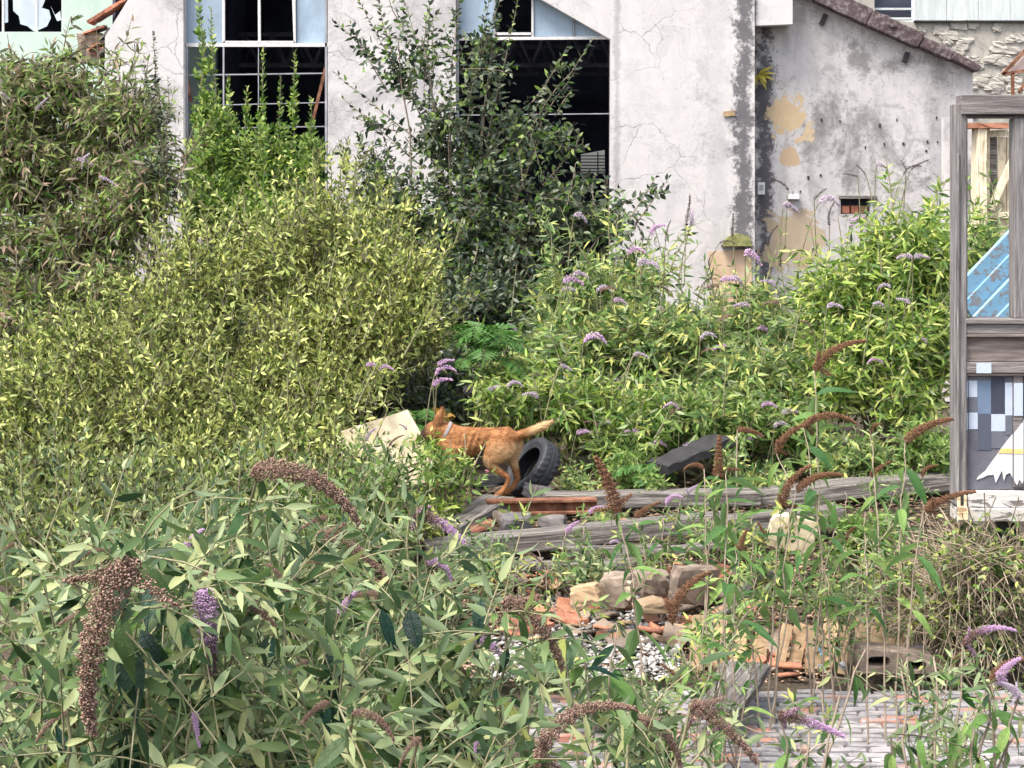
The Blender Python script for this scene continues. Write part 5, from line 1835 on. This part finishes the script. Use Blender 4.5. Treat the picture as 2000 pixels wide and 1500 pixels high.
DRK = [(m1, (1340, 440), (1348, 380)), (m2, (1300, 470), (1310, 430)), (m2, (1430, 460), (1432, 415)), (m1, (1255, 470), (1235, 430)), (m1, (1280, 450), (1262, 425)),
       (m2, (1525, 520), (1535, 480)), (m2, (1370, 560), (1400, 545)), (m2, (1385, 520), (1400, 490)), (m5, (1620, 440), (1630, 395)), (m5, (1540, 370), (1505, 350)),
       (m5, (1590, 390), (1615, 368)), (m5, (1675, 345), (1645, 340)), (m5, (1690, 340), (1672, 322)), (m5, (1780, 330), (1815, 312)), (m5, (1770, 332), (1758, 312)), (m5, (1830, 365), (1870, 345)),
       (m5, (1765, 340), (1800, 325)), (m1, (1240, 545), (1215, 535)), (m1, (1200, 505), (1240, 512)), (m1, (1010, 515), (990, 500)), (m2, (1500, 480), (1520, 440)), (m2, (1405, 475), (1440, 480)),
       (m1, (1150, 600), (1180, 612)), (m2, (1270, 560), (1310, 570)), (m5, (1560, 600), (1590, 590)), (m2, (1400, 640), (1425, 660))]
for o, a, b in DRK:
    spx(o, 'dark', 17.4, a, b, fat=1.3)


FL = dict(ll=.1, lw=.022, cov=3.0, tl=.45, nl=8, up=.3, out=.8, spread=55, droop=.25, upn=.5, opp=False, bark='bark')  # filler thickets added so the gaps below the bushes stay dark
shrub('sallow_tree', 'dark filler thicket added under the left window, behind the olive bush', 'shrub',
      [(420, 560, 20.2, 120, 110, .7, 1), (600, 560, 20.2, 120, 110, .7, 1), (330, 640, 19.6, 120, 110, .7, 1), (520, 690, 19.4, 150, 110, .7, 1), (200, 640, 19.6, 120, 120, .7, 1)], (450, 20), 'leaf_dark', **FL, foliage2=('leaf_green', .15))
shrub('sallow_tree', 'dark filler shrubs added in the gap below the dark tree', 'shrub',
      [(760, 620, 19.4, 130, 110, .7, 1), (930, 600, 19.4, 120, 110, .7, 1), (870, 720, 18.4, 130, 70, .6, 1), (1060, 640, 19.2, 110, 100, .7, 1), (740, 760, 17.6, 110, 80, .6, 1), (880, 790, 17.2, 80, 60, .5, 1)], (860, 19), 'leaf_dark', **FL, foliage2=('leaf_green', .08))
shrub('sallow_tree', 'dark filler shrubs added at the foot of the stained wall', 'shrub',
      [(1240, 660, 19.6, 120, 110, .7, 1), (1400, 690, 19.4, 120, 100, .7, 1), (1540, 690, 19.2, 120, 90, .7, 1), (1330, 760, 18.4, 140, 70, .6, 1), (1500, 770, 18.2, 140, 70, .6, 1), (1700, 740, 18.4, 140, 90, .6, 1)], (1400, 19.2), 'leaf_dark', **FL, foliage2=('leaf_buddleia', .3))


# ferns
def fern(label, px, py, Y, fronds, mat, L, group=None):
    c = W(px, py, Y)
    t = thing('fern', label, 'fern', c, group)
    for (az, el, s) in fronds:
        d = np.array([math.cos(R(az)) * math.cos(R(el)), math.sin(R(az)) * math.cos(R(el)), math.sin(R(el))])
        n = 17
        pts = np.array(c) + bez(np.zeros(3), d * L * s * .6, d * L * s * .95 + np.array([0, 0, -.62 * L * s]), n)
        tan = unit(np.gradient(pts, axis=0))
        side = unit(np.cross(tan, np.array([0, 0, 1.0])))
        P, A, N, LL, WW = [], [], [], [], []
        for i in range(2, n):
            u = i / n
            pl = L * s * .36 * math.sin(math.pi * min(1, u * .93 + .05)) ** .8 + .015
            for sg in (-1, 1):
                a = unit(side[i] * sg + tan[i] * .35 + np.array([0, 0, -.15]))
                up = unit(np.cross(side[i], tan[i]))
                P.append(pts[i])
                A.append(a + rng.normal(0, .06, 3))
                N.append(up + rng.normal(0, .15, 3))
                LL.append(pl)
                WW.append(min(.016, pl * .14) * (L / .8) ** .5)
                for f in (.25, .45, .65):
                    for s2 in (-1, 1):
                        P.append(pts[i] + a * pl * f)
                        A.append(tan[i] * s2 + a * .9)
                        N.append(up + rng.normal(0, .15, 3))
                        LL.append(pl * .2 * (1.1 - f))
                        WW.append(pl * .03)
        V, T = tube_arrays([pts], [np.linspace(.005, .001, n)], 4)
        me = leaves_mesh('frond', np.array(P), np.array(A), np.array(N), np.array(LL), np.array(WW))
        o = put('frond', me, M[mat], t)
        put('midrib', tri_mesh('midrib', V, T), M['bark_green'], o)


fern('green fern with broad fronds before the dark gap in the bushes', 950, 700, 16.5, [(-160, 62, 1.0), (-118, 72, 1.25), (-62, 66, 1.1), (-20, 52, 1.0), (-95, 48, .75), (-140, 30, .6), (-30, 20, .7), (80, 80, 1.1)], 'leaf_fern', .68)
fern('small green fern left of the dog\'s head', 815, 830, 15.9, [(-170, 50, 1), (-120, 60, .9), (-60, 60, 1), (-20, 40, .9), (160, 60, .8), (-95, 30, .8)], 'leaf_fern', .5)
fern('dead orange fern above the dog\'s neck', 868, 832, 15.6, [(-150, 84, 1), (10, 76, .8)], 'leaf_fern_dead', .34)
fern('green fern clump beside the black tarred timber', 1260, 930, 15.3, [(-170, 45, 1), (-120, 60, .9), (-60, 60, 1), (-20, 40, .9), (-95, 35, .8)], 'leaf_fern', .42)

# yellow seedling rooted in the wall corner
t = thing('wall_seedling', 'yellow leaved seedling rooted in the dark wall corner', 'plant', W(1482, 150, YR - .02))
for i, (dx, dz) in enumerate(((.18, .05), (.2, -.03), (.1, -.14), (-.05, -.1), (.12, .1), (.03, -.02))):
    p = W(1480, 146, YR - .05)
    o = put('leaf', leaves_mesh('leaf', np.array([p]), np.array([[dx, -.08, dz]]), np.array([[0, -.6, .6]]), np.array([.24]), np.array([.035]), .3, .3), M['leaf_yellow'], t)

# low weeds round the timbers (each clump a plant)
WD = dict(ll=.085, lw=.013, cov=2.6, tl=.28, nl=8, up=.8, out=.8, spread=58, droop=.2, upn=.5, sag=.2, bark='bark_green', n_stem=4, stemr=.006, twigr=.003)
for i, (px, py, Y, rx, ry, leaf, lab) in enumerate([
    (700, 980, 14.5, 90, 28, 'leaf_green', 'low green weeds in front of the cream board'),
    (860, 985, 14.2, 60, 26, 'leaf_lime', 'small weeds beside the plank stump'),
    (900, 925, 14.3, 45, 22, 'leaf_green', 'weed tuft before the dog\'s forelegs'),
    (1240, 920, 15.4, 60, 40, 'leaf_green', 'weeds between the tyre and the tarred timber'),
    (1130, 930, 15.6, 45, 30, 'leaf_buddleia', 'weed tuft to the right of the tyre'),
    (1480, 930, 15.4, 70, 30, 'leaf_buddleia', 'weeds behind the right end of the rear beam'),
    (1660, 900, 15.6, 110, 60, 'leaf_buddleia', 'weeds before the lime buddleia stems'),
    (1800, 880, 15.4, 70, 70, 'leaf_green', 'weeds beside the cabin corner post'),
    (940, 1090, 12.6, 80, 34, 'leaf_near_small', 'grey green weeds below the left end of the nearest beam'),
    (800, 1010, 13.4, 80, 34, 'leaf_olive', 'yellowish weeds left of the plank stump'),
    (1690, 1050, 12.4, 80, 60, 'leaf_green', 'green weeds left of the cabin foot'),
    (1620, 1170, 11.9, 60, 34, 'leaf_green', 'weeds behind the row of tan slabs'),
    (1500, 1120, 11.9, 60, 40, 'leaf_buddleia', 'weeds beside the cream board fragment'),
    (1080, 1290, 10.4, 110, 40, 'leaf_near_small', 'grey weeds growing through the white plaster crumbs'),
    (1180, 1360, 9.6, 100, 40, 'leaf_near_small', 'grey weeds at the left end of the brick floor'),
    (1250, 1450, 8.7, 90, 40, 'leaf_near_small', 'grey weeds on the near edge of the brick floor'),
]):
    shrub('weed_clump', lab, 'weed', [(px, py, Y, rx, ry, .35, 1)], (px, Y), leaf, **WD)

# the bramble tangle under the cabin
sb = shrub('bramble_tangle', 'tangle of dry twigs with small leaves under the cabin', 'bramble',
           [(1900, 1090, 11.3, 110, 70, .4, 1), (1830, 1170, 11.0, 110, 60, .4, 1), (1940, 1200, 10.9, 100, 70, .4, 1), (1760, 1120, 11.3, 60, 70, .4, 1), (1880, 1150, 11.9, 140, 110, .5, 1.2), (1880, 1060, 10.8, 80, 40, .3, 1), (1960, 1070, 10.8, 80, 50, .3, 1.1)], (1860, 11.2), 'leaf_lime', .045, .012, 1.1, .7, 6, .3, .8, 60, .1, .4,
           bark='bark_pale', n_stem=70, stemr=.009, twigr=.0045, twig_frac=1.0, sag=.4, foliage2=('leaf_buddleia', .6))

# ------------------------------------------------------------------ mid-ground weeds with rust-brown seed heads, single leaves
MW = dict(leafsize=.2, mk='leaf_weed', small='leaf_buddleia', fill=8, node=.15, first=.58, category='plant', fill_len=.07, stemr=.006, fill_r=.2, droopw=.75, bark='bark')
near_plant('buddleia_plant', 'tall buddleia stem with a leaning rust seed head right of the tyre', (1275, 8.9), [(1205, 1003, 9.3, 'rust', (-42, -112), 1.2), (1150, 1240, 9.0)], **MW)
near_plant('buddleia_plant', 'buddleia stem with three rust seed heads in a cross', (1400, 9.2),
           [(1403, 935, 9.9, 'rust', (2, -85), 1.15, 0, 0.0), (1375, 915, 9.9, 'rust', (-40, 2), 1.3), (1420, 918, 9.9, 'rust', (28, 0), 1.4), (1440, 840, 10.4, 'rust', (52, 14), 1.1)], **MW)
near_plant('buddleia_plant', 'slender buddleia with a drooping rust head above the brown slab', (1390, 8.8), [(1310, 1215, 9.1, 'rust', (78, -98), .9), (1445, 1075, 9.3, 'rust', (14, -40), 1.5), (1480, 1180, 9.0)], **MW)
near_plant('buddleia_plant', 'leafy buddleia with paired rust heads over the grey timber', (1500, 9.6), [(1528, 995, 10.1, 'rust', (56, -86), 1.0, 0, .16), (1556, 958, 10.1, 'rust', (90, -30), .9, 0, .16), (1440, 1130, 9.7), (1600, 1010, 10)], **MW)
near_plant('buddleia_plant', 'tall buddleia with a long arched rust head below the lime shrub', (1590, 10.0), [(1516, 885, 10.8, 'rust', (66, -58), .9, 0, .16), (1568, 832, 10.8, 'rust', (106, -4), .75, 0, .24), (1640, 1010, 10.4), (1590, 722, 11.4, 'rust', (102, -56), .8)], **MW)
near_plant('buddleia_plant', 'buddleia with rust heads reaching in front of the cabin corner', (1740, 9.4), [(1768, 862, 10.4, 'rust', (94, -44), .9), (1806, 996, 9.8, 'rust', (100, -36), .8), (1690, 1000, 10), (1700, 850, 10.6, 'rust', (24, -22), 1.6)], **MW)
near_plant('buddleia_plant', 'young buddleia shoot with broad leaves on the brick floor', (1435, 8.9), [(1395, 1250, 9.0), (1480, 1270, 9.1), (1330, 1290, 8.8)], **MW)
near_plant('buddleia_plant', 'small seedling buddleia on the pale bricks near the slanting board', (1600, 8.6), [(1592, 1330, 8.9), (1540, 1345, 8.8)], **dict(MW, leafsize=.12))
near_plant('buddleia_plant', 'dark leaved buddleia sprig hanging over the white plaster crumbs', (1150, 8.2), [(1120, 1170, 8.4), (1070, 1165, 8.3), (1210, 1210, 8.5)], **dict(MW, mk='leaf_near'))

# ------------------------------------------------------------------ foreground buddleias
NP = dict(leafsize=.125, fill=420, node=.14, first=.45, fill_r=.3, fill_len=.07, droopw=1.25)
near_plant('foreground_buddleia', 'foreground buddleia with a big hanging brown seed head at far left', (150, 3.7),
           [(255, 1090, 3.2, 'brown', (-75, 345), 1.15, 0, .09), (60, 1120, 3.9), (20, 1210, 3.7), (130, 1240, 3.6, 'brown', (120, -70), .8), (290, 1140, 3.7), (90, 1360, 3.4), (250, 1380, 3.3), (30, 1060, 4.2, 'brown', (-40, 30), 1.1), (205, 1180, 3.5, 'brown', (-90, 40), 1.0), (140, 1100, 3.9, 'brown', (90, -20), 1.0)], **NP)
near_plant('foreground_buddleia', 'foreground buddleia with a fading lilac spike beside a dark drooping leaf', (370, 3.9),
           [(400, 1152, 3.5, 'half_top', (14, 165), 1.7, 0, 0), (352, 1095, 4.1, 'lilac', (46, -62), 1.2, 0, .09), (345, 1098, 4.0, 'brown', (180, 100), 1.2), (320, 1190, 3.8), (480, 1180, 3.6, 'brown', (60, 44), 1.5), (560, 1160, 3.9, 'brown', (-40, -60), 1.2), (440, 1330, 3.5), (330, 1330, 3.5)], **NP)
near_plant('foreground_buddleia', 'foreground buddleia sending a long arching brown head over the bush', (500, 4.5),
           [(492, 918, 4.35, 'brown', (210, 106), 1.1, 0, .16), (400, 980, 4.8), (560, 990, 4.8), (620, 1042, 4.7, 'brown', (140, 92), 1.0), (300, 1010, 4.9), (450, 1050, 4.6), (560, 1130, 4.4, 'brown', (70, -30), 1.0), (640, 1010, 4.9, 'brown', (-60, 30), 1.0)], **NP)
near_plant('foreground_buddleia', 'foreground buddleia with a small lilac tip between broad leaves', (640, 4.0),
           [(662, 1198, 4.1, 'lilac', (40, -48), 1.3), (740, 1160, 4.3, 'brown', (-70, 10), 1.2), (560, 1170, 4.2), (700, 1270, 3.8), (780, 1200, 4.1), (600, 1290, 3.8, 'brown', (-50, 50), 1.0), (690, 1390, 3.2, 'brown', (80, 60), 1.1), (640, 1370, 3.4, 'brown', (-60, 60), 1.0), (760, 1330, 3.7)], **NP)
near_plant('foreground_buddleia', 'foreground buddleia whose brown spike turns lilac over the timber', (830, 4.6),
           [(800, 1000, 5.1, 'half', (112, 68), 1.2, 0, .09), (832, 1095, 4.9, 'lilac', (50, 44), 1.4), (760, 1080, 4.9), (900, 1180, 4.6), (880, 1140, 4.8, None), (700, 1080, 5.0, 'brown', (60, 64), 1.0), (860, 1290, 4.3, 'brown', (60, 40), 1.0)], **NP)
near_plant('foreground_buddleia', 'foreground buddleia with a thick brown head before the white crumbs', (960, 4.2),
           [(985, 1170, 4.0, 'brown', (115, 140), 1.25, 0, .09), (925, 1240, 4.3, 'lilac', (60, 46), 1.5), (900, 1330, 4.0), (1020, 1330, 4.1), (960, 1420, 3.7, 'half', (-30, 60), 1.2), (860, 1400, 3.8)], **dict(NP, fill=160))
near_plant('foreground_buddleia', 'foreground buddleia with a huge arched brown head at the bottom centre', (1130, 3.5),
           [(1045, 1495, 3.6, 'brown', (200, -110), 1.0, 0, .24), (1240, 1400, 3.8, 'brown', (90, 110), 1.1), (1120, 1430, 3.6), (1350, 1372, 4.0, 'brown', (130, 118), 1.1), (1190, 1470, 3.5)], **dict(NP, fill=90, leafsize=.11))
near_plant('foreground_buddleia', 'foreground buddleia with fresh leaves in the lower right corner', (1860, 5.0),
           [(1830, 1270, 5.6), (1760, 1310, 5.4), (1950, 1330, 5.3, 'lilac', (45, -45), 1.6), (1990, 1360, 5.2, 'pale', (-50, -25), 1.6), (1880, 1260, 5.8, 'half', (105, -28), 1.0), (1935, 1330, 5.4, 'rust', (80, -42), 1.0), (1800, 1420, 4.9), (1900, 1420, 4.9), (1980, 1440, 4.9), (1740, 1440, 4.8)], **dict(NP, mk='leaf_weed', fill=60, bark='bark', node=.12))
near_plant('foreground_buddleia', 'foreground buddleia branch slanting over the white bricks', (1500, 4.6),
           [(1690, 1270, 5.4), (1640, 1360, 5.0), (1520, 1395, 4.9, 'half', (130, 44), 1.0), (1580, 1430, 4.8), (1420, 1480, 4.5)], **dict(NP, mk='leaf_weed', fill=16, node=.14, leafsize=.14, bark='bark'))
near_plant('foreground_buddleia', 'nearest buddleia tops along the bottom left edge', (240, 3.1),
           [(60, 1420, 3.2), (180, 1450, 3.1), (300, 1440, 3.1), (420, 1430, 3.2), (130, 1390, 3.3, 'brown', (-60, 60), 1.0), (380, 1390, 3.3, 'lilac', (10, 70), 1.0)], **dict(NP, fill=200))
near_plant('foreground_buddleia', 'nearest buddleia tops along the bottom edge below the lilac tip', (650, 3.1),
           [(520, 1440, 3.2), (600, 1430, 3.2), (720, 1450, 3.1), (820, 1440, 3.2, 'brown', (-40, 60), 1.0), (900, 1470, 3.1), (480, 1400, 3.3), (980, 1460, 3.2)], **dict(NP, fill=200))
pl = near_plant('foreground_buddleia', 'low grey leaved buddleia behind the foreground heads at left', (300, 6.2),
                [(60, 1050, 6.3), (160, 1030, 6.4), (250, 1060, 6.2), (350, 1040, 6.3), (450, 1100, 6.2), (560, 1060, 6.3), (660, 1100, 6.2), (760, 1130, 6.1), (880, 1120, 6.2), (100, 1120, 6.0), (500, 1180, 6.0), (700, 1200, 6.0), (900, 1230, 5.9)], **dict(NP, fill=360, leafsize=.13))
c1 = [(m3, (845, 752), (884, 742)), (m3, (850, 730), (892, 726)), (m3, (855, 712), (888, 703)), (m3, (715, 712), (745, 722)), (m3, (742, 716), (770, 724))]
for o, a, b in c1:
    spx(o, 'lilac', 15.6, a, b, fat=1.6)

near_plant('buddleia_plant', 'buddleia sprays with dark hanging leaves crossing the cream board', (740, 14.0),
           [(795, 838, 14.5, 'pale', (-16, -10), 1.5), (760, 870, 14.4, 'dark', (30, -20), 1.2), (715, 860, 14.4, 'pale', (20, -24), 1.3), (830, 905, 14.2, 'dark', (-50, 25), .9), (690, 830, 14.6), (735, 905, 14.2), (880, 940, 14.0)],
           **dict(NP, mk='leaf_near', leafsize=.17, fill=16, node=.2, first=.4, category='plant', stemr=.005))
shrub('weed_sprig', 'thin pale seedling standing before the dog\'s ribs', 'weed', [(905, 905, 14.25, 30, 22, .08, .6)], (905, 14.25), 'leaf_lime', .06, .01, 1.6, .2, 8, .8, .6, bark='bark_pale', n_stem=2, stemr=.004,
      shoots=[(882, 950, 878, 868, 14.25, .7), (905, 945, 908, 842, 14.25, .25), (918, 930, 950, 858, 14.25, .5)])

DW = dict(leafsize=.13, mk='leaf_weed', small='leaf_near_small', fill=70, node=.13, first=.35, category='plant', fill_len=.06, stemr=.005, fill_r=.26, droopw=.7, bark='bark_pale')
near_plant('buddleia_plant', 'straggling dry buddleia stems left of the slanting grey board', (1300, 8.6), [(1250, 1300, 8.7), (1330, 1330, 8.6, 'rust', (-40, -34), 1.0), (1200, 1350, 8.4), (1290, 1390, 8.3), (1370, 1370, 8.5)], **DW)
near_plant('buddleia_plant', 'straggling buddleia stems at the right end of the brick floor', (1840, 8.0), [(1780, 1330, 8.2), (1860, 1300, 8.3, 'rust', (36, -30), 1.0), (1920, 1360, 8.0), (1830, 1400, 7.8), (1980, 1300, 8.2)], **DW)
near_plant('buddleia_plant', 'straggling grey buddleia shoots along the bottom edge on the bricks', (1400, 6.6), [(1300, 1420, 6.8), (1380, 1440, 6.7, 'half', (50, -20), 1.0), (1460, 1430, 6.8), (1540, 1460, 6.6), (1240, 1380, 6.9), (1620, 1450, 6.7)], **DW)
near_plant('buddleia_plant', 'straggling shoots between the brown slab and the cabin foot', (1640, 10.6), [(1590, 1080, 10.9), (1650, 1060, 11.0, 'rust', (30, -34), 1.0), (1720, 1080, 10.8), (1760, 1010, 11.0), (1560, 1150, 10.7)], **DW)
for i, (px, py, Y, rx, ry, leaf, lab) in enumerate([
    (1280, 935, 14.9, 30, 16, 'leaf_green', 'weeds growing over the near end of the tarred board'),
    (1420, 890, 15.2, 30, 22, 'leaf_buddleia', 'weeds growing over the far end of the tarred board'),
    (1010, 1010, 13.75, 26, 14, 'leaf_lime', 'tiny weed between the rail and the nearest beam'),
    (1180, 1010, 14.0, 50, 16, 'leaf_buddleia', 'sparse weeds between the two long beams'),
    (1420, 1040, 13.2, 70, 24, 'leaf_buddleia', 'weeds over the right part of the nearest beam'),
    (850, 905, 14.2, 40, 34, 'leaf_green', 'leafy weeds hiding the dog\'s forelegs'),
    (835, 868, 14.3, 26, 22, 'leaf_lime', 'yellow green sprig before the dog\'s muzzle'),
    (1150, 1110, 12.3, 60, 22, 'leaf_near_small', 'grey weeds below the batten'),
    (1380, 1240, 10.6, 60, 26, 'leaf_buddleia', 'weeds at the foot of the brown slab'),
]):
    shrub('weed_clump', lab, 'weed', [(px, py, Y, rx, ry, .25, 1)], (px, Y), leaf, **WD)

# the largest single leaves of the foreground, hanging on their own shoots
bigp = near_plant('foreground_buddleia', 'foreground buddleia shoot with large dark teal leaves hanging down', (300, 3.2), [(292, 1135, 3.25), (255, 1270, 3.15)], **dict(NP, fill=6, node=.3, leafsize=.1))
pl_ = Vector(bigp.location)
for mk, Y, a, b in (('leaf_teal', 3.1, (262, 1262), (250, 1400)), ('leaf_teal', 3.2, (300, 1140), (285, 1225)), ('leaf_teal', 3.22, (312, 1140), (322, 1215)), ('leaf_near', 3.2, (320, 1180), (376, 1262)),
                    ('leaf_near', 3.2, (270, 1190), (225, 1260)), ('leaf_teal', 3.15, (275, 1230), (300, 1290))):
    p, q = W(*a, Y), W(*b, Y - .05)
    add_leaf(bigp, pl_, mk, p, q - p, (random.uniform(-.3, .3), -1, .35), (q - p).length * 1.05)
bigq = near_plant('foreground_buddleia', 'foreground buddleia shoot with large leaves below the small lilac tip', (660, 3.6), [(650, 1240, 3.6), (740, 1190, 3.8), (800, 1190, 3.8)], **dict(NP, fill=6, node=.3, leafsize=.1))
pl_ = Vector(bigq.location)
for mk, Y, a, b in (('leaf_teal', 3.5, (650, 1250), (655, 1380)), ('leaf_near', 3.6, (745, 1190), (770, 1270)), ('leaf_teal', 3.7, (800, 1190), (815, 1270)), ('leaf_near', 3.6, (560, 1290), (540, 1370)),
                    ('leaf_teal', 3.8, (430, 1170), (440, 1260)), ('leaf_teal', 3.9, (940, 1170), (930, 1240)), ('leaf_near', 3.7, (530, 1150), (560, 1210))):
    p, q = W(*a, Y), W(*b, Y - .05)
    add_leaf(bigq, pl_, mk, p, q - p, (random.uniform(-.3, .3), -1, .35), (q - p).length * 1.05)

# buddleia sprays standing before the timbers
BS = dict(leafsize=.14, mk='leaf_weed', small='leaf_buddleia', fill=26, node=.11, first=.4, category='plant', fill_len=.07, stemr=.005, fill_r=.24, droopw=.6, bark='bark')
near_plant('buddleia_plant', 'low buddleia spray with lilac tips before the rusty rail', (1110, 12.4), [(1105, 1040, 12.8, 'lilac', (26, -22), 1.6), (1150, 1002, 12.9, 'lilac', (30, -12), 1.5), (1050, 1075, 12.6), (1190, 1060, 12.7, 'pale', (26, 8), 1.5)], **BS)
near_plant('buddleia_plant', 'low buddleia spray with lilac tips crossing both long beams', (1290, 12.2), [(1300, 985, 12.8, 'lilac', (34, -14), 1.5), (1340, 965, 12.9, 'pale', (26, -18), 1.5), (1240, 1010, 12.7, 'rust', (50, -30), 1.0), (1270, 1070, 12.5), (1390, 1010, 12.8)], **BS)
near_plant('buddleia_plant', 'leafy buddleia spray before the right end of the rear beam', (1680, 12.2), [(1650, 960, 12.8), (1700, 930, 12.9, 'rust', (40, -30), 1.1), (1760, 950, 12.8), (1800, 930, 12.9, 'rust', (34, -20), 1.2), (1610, 990, 12.6)], **BS)
near_plant('buddleia_plant', 'leafy buddleia spray growing from the tile rubble', (1460, 11.4), [(1430, 1090, 11.6), (1490, 1060, 11.8, 'rust', (-10, -40), 1.2), (1540, 1110, 11.5), (1400, 1140, 11.4), (1470, 1010, 11.9)], **BS)
near_plant('buddleia_plant', 'thin buddleia spray at the left end of the nearest beam', (980, 11.6), [(960, 1060, 12.0, 'pale', (-6, -14), 2.0), (1020, 1080, 11.9, 'brown', (40, 22), 1.2), (920, 1100, 11.8), (1080, 1110, 11.7)], **BS)
